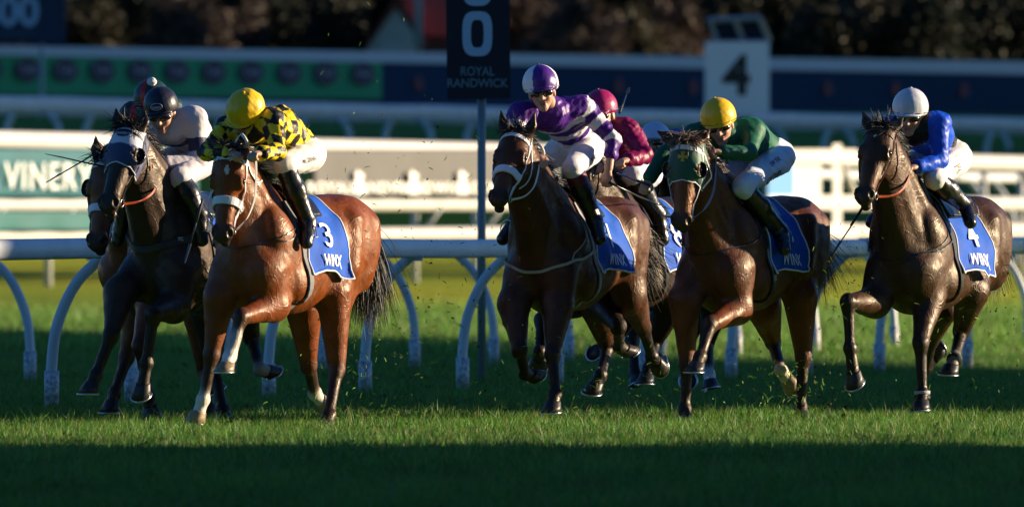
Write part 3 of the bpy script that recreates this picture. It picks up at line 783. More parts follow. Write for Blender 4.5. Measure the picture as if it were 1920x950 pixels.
    if J.get('name'):
        # letters printed along the thigh, facing outwards
        for txt, tt, sz, dz in J['name']:
            Vt, Ft = text_mesh(txt, sz, .001); ctr = hipL*(1-tt)+kL*tt+np.array((0,.07,dz)); ctr = Bt.snap([ctr], .012)[0]
            N = Bt.grad(ctr[None])[0]; ex = unit(np.cross((0,0,1), N)); th = unit(kL-hipL); ex = unit(-th-N*(-th@N)); ex = ex if ex@(-R.M@np.array((-1,0,0))) > 0 else -ex
            ey = np.cross(N, ex); P_ = ctr+Vt[:, :1]*ex+Vt[:, 1:2]*ey; P_ = Bt.snap(P_, .0085, 3)
            mesh_np('lettering', P_-base, Ft, mat('dark_print', (.02,.025,.06), .6), br, smooth=False)
    # boots
    lm = mat('boot_leather', (.010,.010,.011), .34, coat=.35, coat_r=.2, bump=(28,.55,.008))
    for kn, an, to in ((kL, aL, tL), (kR, aR, tR)):
        Bo = SDF(); top = kn+(an-kn)*.16; dn = unit(an-kn); ft = unit(to-an)
        Bo.rc(top, kn+(an-kn)*.45, .074, .076, k=.03); Bo.rc(kn+(an-kn)*.45, an, .076, .056, k=.03)
        Bo.rc(an+dn*.012-ft*.01, to+dn*.012+ft*.03, .058, .046, k=.03); Bo.rc(an+dn*.03-ft*.035, an+dn*.055-ft*.035, .030, .026, k=.01)
        V, Fc = Bo.mesh(.008, fn=lambda P: wob(P, 60, .0028, i0+4))
        bo = mesh_np('boot', V-base, Fc, lm, root)
        if J.get('boot_band'):
            Bb = SDF(); Bb.rc(top+dn*.01, top+dn*.06, .077, .077, k=.01); V, Fc = Bb.mesh(.008); mesh_np('boot_cuff', V-base, Fc, mat('cuff_%d' % i0, J['boot_band'], .4), bo)
        # stirrup
    stirrup(spec, 1, aL+(tL-aL)*.6+unit(aL-kL)*.06, tL); stirrup(spec, -1, aR+(tR-aR)*.6+unit(aR-kR)*.06, tR)
    # helmet
    Hs = SDF(); Hs.ell(F_(-.005,0,.012), (hr*1.06,hr*.96,hr*1.02), R=Rf, k=.02); Hs.ell(F_(-.01,0,-.118), (.20,.20,.085), R=Rf, k=.03, op='s')
    if J.get('peak', True): Hs.ell(F_(.095,0,-.034), (.075,.095,.013), R=Rf, k=.012)
    V, Fc = Hs.mesh(.006, fn=lambda P: wob(P, 70, J.get('cap_w', .0012), i0+14)); L = (V-HC)@Rf.T
    C = J['cap'](L)
    hm = mesh_np('helmet', V-base, Fc, mat('cap_%d' % i0, attr=True, rough=J.get('cap_r', .4), coat=.12, bump=(18, J.get('cap_b', .2), .010)), root, C)
    if J.get('button', True):
        bt = SDF(); bt.ell(F_(-.005,0,.012+hr*1.03), (.011,.011,.008), R=Rf); V, Fc = bt.mesh(.004); mesh_np('button', V-base, Fc, mat('cap_%d' % i0, attr=True), hm, np.tile(J['cap'](np.array([[0,0,.2]])), (len(V), 1)))
    if J.get('pompom'):
        ctr = F_(*J['pompom']); bt = SDF(); bt.ell(ctr, (.036,)*3); V, Fc = bt.mesh(.006, fn=lambda P: wob(P, 160, .003, 3)); mesh_np('pompom', V-base, Fc, mat('pompom_wool', (.75,.75,.75), .9, bump=(120,1,.01)), hm)
    if J.get('emblem'):
        # oval badge outline with lettering on the front of the cap
        mk = mat('badge_print', (.55,.6,.72), .5); e_ = MB(); pts = Hs.snap([F_(.12, .040*math.cos(a), .028+.022*math.sin(a)) for a in np.linspace(0, 2*math.pi, 29)], .003)
        e_.tube([p-base for p in pts], .0022, 5, caps=False); e_.build('badge', mk, hm)
        Vt, Ft = text_mesh(J['emblem'], .020, .0006); P_ = Hs.snap(F_(.12,0,.022)+Vt[:, :1]*hl+Vt[:, 1:2]*up, .004); mesh_np('lettering', P_-base, Ft, mk, hm, smooth=False)
    # goggles
    G = SDF(); 
    for q in (-1, 1): G.ell(F_(.064,.031*q,-.050), (.042,.044,.030), R=Rf, k=.02)
    scale_prims(G, 0, HC, FS)
    V, Fc = G.mesh(.005); gg = mesh_np('goggles', V-base, Fc, mat('goggle_lens', (.006,.006,.008), .08, coat=1), root)
    st = SDF(); st.ell(F_(0,0,-.035), (.092,.083,.011), R=Rf); scale_prims(st, 0, HC, FS); V, Fc = st.mesh(.005); mesh_np('strap', V-base, Fc, mat('goggle_strap', (.01,.01,.012), .6), gg)
    if J.get('band'):
        bn = SDF(); bn.ell(F_(-.005,0,-.020), (hr*1.075,hr*.985,.010), R=Rf); V, Fc = bn.mesh(.006); mesh_np('cap_band', V-base, Fc, mat('band_%d' % i0, J['band'], .4), hm)
    spec['hands'] = (hL+unit(hL-eL)*.05, hR+unit(hR-eR)*.05)
    print('jockey', i0, 'neck %.2f torso %.2f head x %.2f arm %.2f/%.2f thigh %.2f shin %.2f' % (np.linalg.norm(HC-neckb), np.linalg.norm(neckb-PE), HC[0], np.linalg.norm(SL-eL), np.linalg.norm(eL-hL), np.linalg.norm(kL-hipL), np.linalg.norm(aL-kL)), np.round(neckb, 2), np.round(PE, 2), np.round(hL, 2), np.round(kL, 2), np.round(aL, 2))
    return root
def whip(spec, a, b, ya, yb, label, name='whip'):
    R = spec['R']; A = R.at(a, ya); Bp = R.at(b, yb); m = MB(); d_ = unit(Bp-A)
    root = empty(name, R.loc+np.linalg.inv(R.M)@A, R.th); tag(root, label, 'whip', 'riding whips')
    L = np.linalg.norm(Bp-A)
    m.tube([(0,0,0), d_*L*.5+(0,0,-.006), d_*L], [.008,.006,.004], 7); m.build('shaft', mat('whip_black', (.012,.012,.014), .35, coat=.4), root, smooth=True)
    h_ = MB(); h_.tube([-d_*.04, d_*.13], [.011,.0095], 8); h_.build('grip', mat('whip_grip', (.02,.02,.022), .7), root, smooth=True)
    f = MB(); R_ = Vector(d_).to_track_quat('Z', 'Y').to_matrix(); f.box(Vector(d_*(L+.05)), (.03,.006,.14), R_, taper=.5); f.build('flap', mat('whip_black'), root)
# ---------------------------------------------------------------- setting: turf, embankment
ROWS = [  # (Y at X=0, slope dY/dX, height)
 (3, 0, 0), (40, 0, 0), (98, .0, 0), (180, 1.5, 0), (232, 2.6, .05), (262, 2.79, .33), (315, 2.3, .75), (343, 2.0, 3.2), (360, 1.9, 4.25), (418, 1.15, 6.1), (440, .6, 6.3), (520, 0, 8.0), (900, 0, 20), (2600, 0, 30)]
def ground_z(X, Y):
    xc = max(-30, min(30, X)); ys = [r[0]+r[1]*xc for r in ROWS]
    return float(np.interp(Y, ys, [r[2] for r in ROWS]))
def setting_ground():
    xs = [-900, -300, -100, -60] + list(np.linspace(-30, 30, 31)) + [60, 100, 300, 900]
    V = []; nx = len(xs); rows = []
    for a, b in zip(ROWS[:-1], ROWS[1:]):
        k = 4
        for i in range(k): t = i/k; rows.append(tuple(a[j]*(1-t)+b[j]*t for j in range(3)))
    rows.append(ROWS[-1])
    for r in rows:
        for x in xs: V.append((x, r[0]+r[1]*max(-30, min(30, x)), r[2]))
    fs = [(i*nx+j, i*nx+j+1, (i+1)*nx+j+1, (i+1)*nx+j) for i in range(len(rows)-1) for j in range(nx-1)]
    m = mat('turf_ground', (.060,.17,.018), .9, spec=.1, noise=(.55, (.085,.125,.014), .6), mul_noise=(3.1, .7, 1.2), bump=(55, .9, .02))
    # mown stripes and worn streaks run across the track
    n = m.node_tree.nodes; l = m.node_tree.links; b = n['Principled BSDF']
    tc = n.new('ShaderNodeTexCoord'); mp = n.new('ShaderNodeMapping'); mp.inputs['Scale'].default_value = (.12, .35, 1); l.new(tc.outputs['Object'], mp.inputs[0])
    t = n.new('ShaderNodeTexNoise'); t.inputs['Scale'].default_value = .8; t.inputs['Detail'].default_value = 5; l.new(mp.outputs[0], t.inputs[0])
    r = n.new('ShaderNodeMapRange'); r.inputs[1].default_value = .35; r.inputs[2].default_value = .68; r.inputs[4].default_value = .7; l.new(t.outputs[0], r.inputs[0])
    old = b.inputs['Base Color'].links[0].from_socket
    sp = n.new('ShaderNodeSeparateXYZ'); l.new(tc.outputs['Object'], sp.inputs[0])
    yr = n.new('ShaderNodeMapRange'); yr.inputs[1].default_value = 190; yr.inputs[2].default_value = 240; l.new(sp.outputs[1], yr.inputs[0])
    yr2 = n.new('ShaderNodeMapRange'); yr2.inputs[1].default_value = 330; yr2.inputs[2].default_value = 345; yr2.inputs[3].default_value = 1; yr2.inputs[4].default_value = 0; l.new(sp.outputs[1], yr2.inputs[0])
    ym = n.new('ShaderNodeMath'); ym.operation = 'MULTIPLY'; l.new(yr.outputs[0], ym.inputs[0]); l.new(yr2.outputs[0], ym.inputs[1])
    my = n.new('ShaderNodeMix'); my.data_type = 'RGBA'; l.new(ym.outputs[0], my.inputs[0]); l.new(old, my.inputs[6]); my.inputs[7].default_value = (.34,.32,.010,1)  # far strip yellowed and brightened in colour for the sun it catches
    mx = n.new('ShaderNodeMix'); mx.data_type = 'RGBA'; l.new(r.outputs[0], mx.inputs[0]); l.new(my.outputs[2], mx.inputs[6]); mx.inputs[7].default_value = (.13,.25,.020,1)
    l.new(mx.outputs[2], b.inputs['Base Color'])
    o = mesh_np('turf', V, fs, m); tag(o, kind='structure')
def blades(name, n, y0, y1, hgt, wd, label, seed, tuft=None, cols=None):
    r = np.random.default_rng(seed)
    Y = y0*(y1/y0)**r.uniform(0, 1, n) if tuft is None else tuft[1]+r.normal(0, .12, n)
    X = r.uniform(-1, 1, n)*.052*Y if tuft is None else tuft[0]+r.normal(0, .1, n)
    dens = np.sin(X*2.3+Y*.5)*.35+np.sin(X*5.1-Y*.7)*.35+np.sin(Y*.9+X*1.1)*.3+.25*np.sin(X*11.3+Y*1.9)
    hh = hgt*(1+.45*dens).clip(.3, 2)*r.lognormal(0, .36, n); a = r.uniform(0, math.pi, n); ln = r.normal(0, .45, (n, 2))*hh[:, None]
    w = wd*r.uniform(.6, 1.3, n); ax = np.stack([np.cos(a), np.sin(a), 0*a], 1)*w[:, None]*.5
    B = np.stack([X, Y, 0*X-.002], 1); M_ = B+np.stack([ln[:, 0]*.3, ln[:, 1]*.3, hh*.55], 1); T = B+np.stack([ln[:, 0], ln[:, 1], hh], 1)
    V = np.stack([B-ax, B+ax, M_+ax*.7, M_-ax*.7, T-ax*.15, T+ax*.15], 1).reshape(-1, 3); k = np.arange(n)*6
    Fc = np.concatenate([np.stack([k, k+1, k+2, k+3], 1), np.stack([k+3, k+2, k+5, k+4], 1)])
    farc = np.clip((Y-195)/60, 0, 1)[:, None]*np.array([(.38,.24,.0)])+np.clip((Y-125)/10, 0, 1)[:, None]*np.array([(.08,.11,.02)])  # far blades: sunlit brightness put into the colour, over their own yellow
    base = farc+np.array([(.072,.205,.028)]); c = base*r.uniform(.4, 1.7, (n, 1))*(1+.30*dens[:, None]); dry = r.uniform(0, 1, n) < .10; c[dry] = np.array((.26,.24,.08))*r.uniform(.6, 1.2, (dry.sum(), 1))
    yl = r.uniform(0, 1, n) < .3; c[yl & ~dry] = np.array((.15,.235,.03))*r.uniform(.7, 1.3, ((yl & ~dry).sum(), 1))
    o = mesh_np(name, V, Fc, mat('grass_blade', attr=True, rough=.5, spec=.3, trans=.35), None, np.repeat(c, 6, 0), smooth=False)
    return tag(o, label, 'grass', kind='stuff')
def rail_run(name, feet, X0, X1, line, ztop, lean, label, group, th=.16, wd=.12, foot_h=.28, colr=(.70,.73,.76), gz=0.0, r=.045, red=None, cat='rail'):
    """plastic running rail on goose-neck legs; feet: X of the legs, line: (a, m) the line of the feet"""
    a, m_ = line; Yf = lambda x: a+m_*x
    root = empty(name, (feet[len(feet)//2], Yf(feet[len(feet)//2]), gz)); tag(root, label, cat, group); o0 = np.array(root.location)
    mw = mat('rail_plastic', colr, .42, spec=.4, noise=(2.5, tuple(x*.72 for x in colr), .6), bump=(6,.1,.01)); ms = mat('sleeve_plastic', (.70,.71,.73), .5, noise=(30, (.16,.15,.12), .85))
    dirn = unit((1, m_, 0)); off = .43*lean; zc = ztop-th/2
    mb = MB(); n = 16; xs = np.linspace(X0, X1, 40); pts = [(x+off, Yf(x), zc+.012*math.sin(x*1.7)) for x in xs]
    vs = []; lat = np.array((dirn[1], -dirn[0], 0))
    for p in pts:
        for k in range(n):
            t = 2*math.pi*k/n; cx, sz = math.cos(t), math.sin(t); s_ = lambda v, e: math.copysign(abs(v)**e, v)
            vs.append(np.array(p)-o0+lat*s_(cx, .8)*wd/2+np.array((0,0,s_(sz, .8 if sz > 0 else .55)*th/2)))
    fs = [(i*n+k, i*n+(k+1) % n, (i+1)*n+(k+1) % n, (i+1)*n+k) for i in range(len(pts)-1) for k in range(n)]
    mb.add(vs, fs); mb.build('top_rail', mw, root, smooth=True)
    if red:
        mb = MB(); mb.tube([(x+off, Yf(x), zc)-o0 for x in (red, red+.28)], th*.55, 14); mb.build('marker_sleeve', mat('red_sleeve', (.12,.006,.012), .4), root, smooth=True)
    jt = MB()
    for x in (feet[::2] if lean in (1, -1) else ()):
        jt = MB(); jt.tube([np.array((x+off+.1+e, Yf(x+.1+e), zc))-o0 for e in (0, .03)], th*.53, 14); jt.build('joint', mat('joint_grey', (.40,.44,.48), .5), root, smooth=False)
    for x in feet:
        f0 = np.array((x, Yf(x), gz)); h_ = zc-gz
        path = catmull([f0+(0,0,.02), f0+(0,0,.26*h_), f0+(.045*lean,0,.52*h_), f0+(.19*lean,0,.78*h_), f0+(off,0,h_-.03)], 6)
        lg = MB(); lg.tube([p-o0 for p in path], r, 10); lo = lg.build('leg', mw, root, smooth=True)
        sl = MB(); sl.tube([f0-o0, f0-o0+(0,0,foot_h)], r*1.28, 12); sl.build('ground_sleeve', ms, lo, smooth=True)
        br = MB(); br.box(f0-o0+(off,0,h_-th*.55), (.10,.10,.05)); br.build('bracket', mw, lo)
    return root
def P3(px, py, Y): return np.array(((px-960)/F*Y, Y, CAMH-(py-HORY)/F*Y))
def lineY(px, a, m):   # depth where the column px meets the line Y=a+mX
    t = (px-960)/F; return a/(1-m*t)
def setting_rails():
    rail_run('running_rail', [-5.2,-4.4,-3.557,-3.0,-1.985,-1.23,-.425,.4,1.2,2.036,2.8,3.57,4.55,5.4], -6, 6.2, (99.2, 3.17), 1.305, 1,
             'near white running rail on curved legs, right behind the horses', 'white running rails along the track', red=2.98)
    rail_run('running_rail', [-6.2,-5.3,-4.38,-3.5,-2.7,-1.85,-.98,-.19,.6,1.62,2.5,3.45,4.46,5.4,6.3], -7, 7, (118.0, 3.33), 1.29, -1,
             'second white running rail whose legs curve to the left, behind the near one', 'white running rails along the track')
    # far inner-track rail on the bank
    a, m_ = 358, 1.9
    xs = []; px = -60
    for px in (12,95,160,265,405,470,560,650,722,806,875,960,1040,1130,1220,1310,1405,1478,1545,1610,1680,1790,1850,1905,1960): 
        Y = lineY(px, a, m_); xs.append((px-960)/F*Y)
    for i, lean in enumerate((1, -1)):
        rail_run('running_rail', xs[i::2], -22, 24, (a+i*6, m_), 5.42 if i == 0 else 5.36, lean*1.35, ('far' if i == 0 else 'farthest')+' white running rail up on the dark bank'+('' if i == 0 else ', just behind the other one'), 'white rails on the far bank', th=.42, wd=.2, gz=ground_z(0, a+i*6)-.1, r=.10, foot_h=.05, colr=(.66,.66,.62))
def fence_banner():
    """tall white three-rail fence in the sun with cloth banners on it"""
    a, m_ = 259, 2.79; root = empty('rail_fence', (0, a, ground_z(0, a))); o0 = np.array(root.location)
    tag(root, 'tall sunlit white three-rail fence hung with banners beyond the grass', 'fence')
    w = mat('white_paint', (.54,.535,.52), .5, noise=(1.5, (.66,.63,.58), .6))
    rows = [((0,245),(1920,292),(0,278),(1920,321)), ((0,369),(1920,369),(0,396),(1920,395)), ((0,431),(1920,418),(0,453),(1920,447))]
    for k, (tl, tr, bl, br) in enumerate(rows):
        vs = []; pxs = np.linspace(-250, 2200, 30)
        for px in pxs:
            Y = lineY(px, a, m_); t = px/1920; top = P3(px, tl[1]*(1-t)+tr[1]*t, Y); bot = P3(px, bl[1]*(1-t)+br[1]*t, Y); hh = (top-bot)[2]/2; c = (top+bot)/2-o0
            for q in range(12):
                an = 2*math.pi*q/12; vs.append(c+np.array((.95,-.3,0))*math.cos(an)*.14+np.array((0,0,hh*math.sin(an))))
        fs = [(i*12+q, i*12+(q+1) % 12, (i+1)*12+(q+1) % 12, (i+1)*12+q) for i in range(29) for q in range(12)]
        mb = MB(); mb.add(vs, fs); mb.build('fence_rail', w, root, smooth=True)
    for px in (-40, 90, 230, 475, 620, 778, 892, 1040, 1200, 1330, 1440, 1845, 1915):
        Y = lineY(px, a+1.2, m_); p = P3(px, 300, Y); z0 = ground_z(p[0], Y)-.1; mb = MB()
        mb.tube([(p[0], Y, z0)-o0, (p[0], Y, p[2])-o0], [.09, .085], 10); mb.build('post', w, root, smooth=True)
        if px < 1400:
            mb = MB(); mb.tube([P3(px+8, 447, Y)-o0, P3(px+52, 385, Y)-o0], .045, 8); mb.build('brace', mat('grey_brace', (.42,.43,.45), .5), root, smooth=True)
    # banners: own things, hung on the fence
    def banner(px0, px1, y0, y1, col, label, texts, nz=None, dy=-.0):
        Yl, Yr = lineY(px0, a-1.0, m_), lineY(px1, a-1.0, m_); A, Bp = P3(px0, y0, Yl), P3(px1, y0, Yr); A2 = P3(px0, y1, Yl)
        r0 = empty('banner', A2); tag(r0, label, 'banner', 'advertising banners on the white fence'); n = 40; vs = []
        ex = Bp-A; hgt = A[2]-A2[2]
        for j in range(9):
            for i in range(n+1):
                t = i/n; px = px0+(px1-px0)*t; Y = lineY(px, a-1.0, m_); top = P3(px, y0, Y); bot = P3(px, y1, Y); s_ = j/8
                sag = .05*math.sin(t*44)*(1-s_)**2
                vs.append(bot*(1-s_)+top*s_+np.array((.95,-.3,0))*sag-A2)
        fs = [(j*(n+1)+i, j*(n+1)+i+1, (j+1)*(n+1)+i+1, (j+1)*(n+1)+i) for j in range(8) for i in range(n)]
        b = mesh_np('cloth', vs, fs, mat('banner_'+nz, col, .7, noise=(.5, tuple(x*.7 for x in col), .6)), r0); sm = b.modifiers.new('t', 'SOLIDIFY'); sm.thickness = .02
        for (txt, px, py, hp, sx_, off) in texts:
            Y = lineY(px, a-1.35, m_); c = P3(px, py, Y); ex_ = np.array((1, m_, 0))/(1-m_*(px-960)/F); 
            V, Fc = text_mesh(txt, 1.0, off, 1.12); s_ = hp/F*Y/.72
            P_ = c-A2+V[:, :1]*s_*sx_*np.array((1, m_/(1), 0))*(1-m_*(px-960)/F)/1.0*1.0+V[:, 1:2]*s_*np.array((0,0,1))
            mesh_np('lettering', P_, Fc, mat('banner_print', (.80,.80,.78), .6), b, smooth=False)
    banner(-200, 372, 279, 369, (.008,.12,.15), 'teal cloth banner lettered in white at the left end of the fence', [('VINERY', 92, 333, 52, .50, .0)], 'teal')
    banner(-200, 372, 397, 431, (.010,.13,.13), 'narrow teal banner strip under the lettered one', [], 'teal2')
    banner(588, 1010, 280, 369, (.115,.112,.108), 'grey banner with pale horse emblems between the two leading groups', [('ROYAL', 618, 353, 20, .8, .03), ('RANDWICK', 728, 353, 20, .8, .03), ('RANDWICK', 812, 353, 20, .8, .03), ('ROYAL', 905, 353, 20, .8, .03)], 'grey')
    # emblem silhouettes on the grey banner
    for px in (674, 776, 868):
        Y = lineY(px, a-1.4, m_); pts = [(-10,22),(-11,8),(-6,-4),(-8,-14),(-3,-24),(2,-18),(8,-16),(9,-8),(4,-6),(6,4),(10,10),(11,22)]
        vs = [P3(px+x, 342+y, lineY(px+x, a-1.4, m_)) for x, y in pts]; c = vs[0].copy(); o = mesh_np('emblem', [v-c for v in vs], [tuple(range(len(vs)))], mat('banner_print', (.80,.80,.78), .6), None, smooth=False)
        bn = [o_ for o_ in SC.objects if o_.name.startswith('banner') and 'grey' in str(o_.get('label'))][0]; o.parent = [c_ for c_ in SC.objects if c_.parent == bn][0]; o.location = Vector(c)-bn.location
    # pale screen panel between posts behind the grey banner
    # white gate with frame and a blue panel on the right
    g0 = empty('white_gate', P3(1540, 470, lineY(1540, a-2, m_))); og = np.array(g0.location); tag(g0, 'sunlit white gate frame with solid panel left of the last horse', 'gate')
    def gbox(x0, x1, y0, y1, nm, m, dd=0, th_=.12):
        Yl, Yr = lineY(x0, a-2-dd, m_), lineY(x1, a-2-dd, m_); mb = MB(); vs = []
        for off_ in (0, th_):
            for (px, Y, py) in ((x0, Yl, y1), (x1, Yr, y1), (x1, Yr, y0), (x0, Yl, y0)): vs.append(P3(px, py, Y)-og+np.array((0, off_, 0)))
        mb.add(vs, [(0,1,2,3),(7,6,5,4),(0,4,5,1),(1,5,6,2),(2,6,7,3),(3,7,4,0)]); return mb.build(nm, m, g0)
    gbox(1562, 1578, 270, 432, 'gate_post', w); gbox(1478, 1540, 306, 372, 'panel', w, -.3)
    for y0, y1 in ((280, 306), (366, 392), (420, 446)): gbox(1440, 1608, y0, y1, 'gate_rail', w, .15)
    gbox(1440, 1489, 306, 366, 'blue_panel', mat('panel_blue', (.10,.30,.62), .5), .05)
    mb = MB(); mb.tube([P3(1578, 306, lineY(1578, a-2, m_))-og, P3(1604, 366, lineY(1604, a-2, m_))-og], .09, 8); mb.build('brace', w, g0, smooth=True)
    # rail with goosenecks close behind the fence on the right
    xs = [(px-960)/F*lineY(px, 275, 2.6) for px in (1690, 1755, 1815, 1862, 1905, 1950)]
    rail_run('running_rail', xs, 8.5, 14.5, (275, 2.6), 3.1, -1.6, 'short white rail on curved legs behind the fence at the right edge', 'white rails on the far bank', th=.25, wd=.2, gz=.6, r=.07, foot_h=.05)
def far_wall():
    """long low hoarding on the bank: green panels at the left, navy at the right, pale coping"""
    a, m_ = 421, 1.15; root = empty('hoarding_wall', (0, a, 6.0)); o0 = np.array(root.location); tag(root, 'long low shaded hoarding on the bank, green at the left and navy at the right', 'wall')
    def slab(x0, x1, yt, yb, nm, m, d0=0, th_=.3, par=None):
        n = 12; vs = []
        for px in np.linspace(x0, x1, n+1):
            Y = lineY(px, a+d0, m_); t = px/1920
            for yy, dd in ((yb, 0), (yt, 0), (yt, th_), (yb, th_)): vs.append(P3(px, yy[0]*(1-t)+yy[1]*t, Y)-o0+np.array((0,dd,0)))
        fs = [(i*4+k, (i+1)*4+k, (i+1)*4+(k+1) % 4, i*4+(k+1) % 4) for i in range(n) for k in range(4)]+[(3,2,1,0), (n*4,n*4+1,n*4+2,n*4+3)]
        mb = MB(); mb.add(vs, fs); return mb.build(nm, m, par or root)
    slab(-300, 2250, (86,116), (104,140), 'coping', mat('coping_paint', (.55,.62,.66), .5), -.1, .5)
    gr = slab(-300, 716, (104,140), (176,200), 'green_panel', mat('panel_green', (.08,.42,.19), .8, spec=.1, noise=(.4, (.06,.33,.15), .5)))
    nv = slab(716, 2250, (104,140), (192,216), 'navy_panel', mat('panel_navy', (.030,.058,.105), .9, spec=.08, noise=(.3, (.02,.05,.11), .5)))
    slab(-300, 716, (176,200), (196,222), 'skirt', mat('skirt_dark', (.02,.06,.035), .8), .02)
    slab(716, 2250, (192,216), (204,228), 'skirt', mat('skirt_dark', (.02,.06,.035), .8), .02)
    bm_ = mat('badge_dark', (.035,.03,.07), .6); bw = mat('badge_pale', (.42,.42,.48), .6)
    for px in (-18, 53, 124, 193, 264, 333, 402, 472, 543, 612, 682):
        Y = lineY(px, a-.15, m_); py = 131+px*.012; c = P3(px, py, Y)-o0; mb = MB(); rr = 22/F*Y; wl = np.array((1, m_, 0)); nr = np.array((0,-.05,0))
        ring = [c+wl*rr*math.cos(a_)+np.array((0,0,rr*math.sin(a_))) for a_ in np.linspace(0, 2*math.pi, 25)[:-1]]; mb.add([p+nr for p in ring]+ring, [tuple(range(24))]+[(i, 24+i, 24+(i+1) % 24, (i+1) % 24) for i in range(24)]); b_ = mb.build('badge', bm_, gr)
        V, Fc = text_mesh('TAB', 1.0, .0); mesh_np('lettering', c+nr*1.5+V[:, :1]*.30*wl+V[:, 1:2]*.34*np.array((0,0,1)), Fc, bw, b_, smooth=False)
    for px in (785, 1160, 1300, 1415, 1552, 1680, 1808):
        Y = lineY(px, a-.15, m_); c = P3(px, 157+(px-960)*.012, Y)-o0; mb = MB(); k = Y/F
        vs = [c+np.array((x*k, x*k*m_-.03, y*k)) for x, y in ((-7,-14),(-9,0),(-4,6),(-5,14),(0,9),(5,15),(6,4),(10,-2),(7,-14))]; mb.add(vs, [tuple(range(9))]); mb.build('emblem', mat('emblem_red', (.20,.05,.06), .7), nv)
def signs():
    # tall distance sign on a grey pole
    Y = 103.0; r0 = empty('distance_sign', (P3(903, 0, Y)[0], Y, 0)); o0 = np.array(r0.location); tag(r0, 'tall dark furlong sign with pale digits on a slim grey pole', 'sign')
    mb = MB(); mb.tube([(0,0,0), (0,0,2.6)], .038, 12); mb.build('pole', mat('pole_paint', (.23,.27,.27), .45), r0, smooth=True)
    k = Y/F; z0 = CAMH-(186-HORY)*k; W_ = 119*k; hh = 2.2; cx_ = (895-903)*k
    mb = MB(); mb.box((cx_, -.05, z0+hh/2), (W_, .05, hh), Matrix.Rotation(math.radians(-.8), 3, 'Y')); bd = mb.build('board', mat('board_dark', (.006,.010,.022), .5), r0)
    wm = mat('sign_white', (.50,.62,.74), .5)
    def ringz(py, h_, w_):
        c = np.array((cx_, -.083, CAMH-(py-HORY)*k)); mb = MB(); n = 40; vs = []
        for r_ in (1.0, .60):
            for i in range(n):
                a = 2*math.pi*i/n; x = math.copysign(abs(math.cos(a))**.62, math.cos(a)); z = math.copysign(abs(math.sin(a))**.62, math.sin(a))
                vs.append(c+np.array((x*(w_/2-(1-r_)*.0 if r_ == 1 else w_/2-16*k), 0, z*(h_/2 if r_ == 1 else h_/2-16*k))))
        mb.add(vs, [(i, (i+1) % n, n+(i+1) % n, n+i) for i in range(n)]); mb.build('digit', wm, bd)
    ringz(64, 84*k, 56*k); ringz(-30, 84*k, 56*k)
    mt = mat('sign_small_print', (.17,.24,.28), .5)
    text_obj('lettering', 'ROYAL', .115, mt, bd, (cx_, -.083, CAMH-(135-HORY)*k), sx=.85, off=.002); text_obj('lettering', 'RANDWICK', .110, mt, bd, (cx_+.0, -.083, CAMH-(157-HORY)*k), sx=.92, off=.002)
    # white number box with solar panel on top, on the bank
    Y = 345; k = Y/F; p = P3(1382, 215, Y); r1 = empty('number_box', (p[0], Y, p[2]-.3)); o1 = np.array(r1.location); tag(r1, 'white box marker with black numeral and tilted solar panel on top', 'sign')
    mb = MB(); mb.box(P3(1382, 145, Y+.4)-o1, (120*k, .8, 132*k)); bx = mb.build('box', mat('box_white', (.80,.82,.84), .5), r1)
    mb = MB(); mb.box(P3(1382, 217, Y+.4)-o1+np.array((0,0,-.5)), (60*k, .3, 1.0)); mb.build('stand', mat('grey_brace', (.42,.43,.45), .5), r1)
    text_obj('numeral', '4', 100*k, mat('numeral_black', (.01,.012,.015), .5), bx, P3(1381, 145, Y-.02)-o1, off=.06, sx=1.0)
    mb = MB(); q = [P3(1330, 38, Y-.1)-o1, P3(1424, 34, Y-.1)-o1, P3(1442, 76, Y+.5)-o1, P3(1345, 78, Y+.5)-o1]
    def quad(mb, A, B_, C_, D_, th_): 
        up_ = np.array((0,0,-th_)); mb.add([A,B_,C_,D_,A+up_,B_+up_,C_+up_,D_+up_], [(0,1,2,3),(7,6,5,4),(0,4,5,1),(1,5,6,2),(2,6,7,3),(3,7,4,0)])
    fr = MB(); th_ = .09
    for a_, b_ in ((0,1),(1,2),(2,3),(3,0)): fr.tube([q[a_], q[b_]], th_, 6)
    fr.tube([(q[0]+q[1])/2, (q[2]+q[3])/2], th_, 6); fr.tube([q[0]+(0,.5,0), q[3]], .05, 6); fr.tube([q[1]+(0,.5,0), q[2]], .05, 6); fo = fr.build('panel_frame', mat('alu', (.45,.47,.5), .4, .6), r1)
    mb = MB(); quad(mb, *[q_*.97+sum(q)/4*.03-(0,0,.02) for q_ in q], .03); mb.build('solar_panel', mat('solar', (.01,.014,.03), .2), fo)
    # far left navy distance board
    Y = 395; k = Y/F; c = P3(30, 20, Y); r2 = empty('distance_board', (c[0], Y, ground_z(c[0], Y))); o2 = np.array(r2.location); tag(r2, 'big navy distance board with pale figures at the top left', 'sign')
    z1 = CAMH-(82-HORY)*k; mb = MB(); mb.box((0, 0, z1+2.2-o2[2]), (186*k, .15, 4.4)); b2 = mb.build('board', mat('board_navy', (.010,.022,.055), .6), r2)
    for x in (-.9, .9): mb = MB(); mb.tube([(x,.1,0), (x,.1,z1-o2[2]+.3)], .07, 8); mb.build('post', mat('grey_brace'), r2)
    text_obj('numerals', '800', 78*k, mat('sign_blue_white', (.40,.50,.62), .5), b2, P3(16, 24, Y-.12)-o2, off=.04, sx=.98)
    mb = MB(); mb.box(P3(30, 63, Y-.12)-o2, (70*k, .02, 9*k)); mb.build('small_print', mat('sign_dim', (.03,.05,.09), .5), b2)
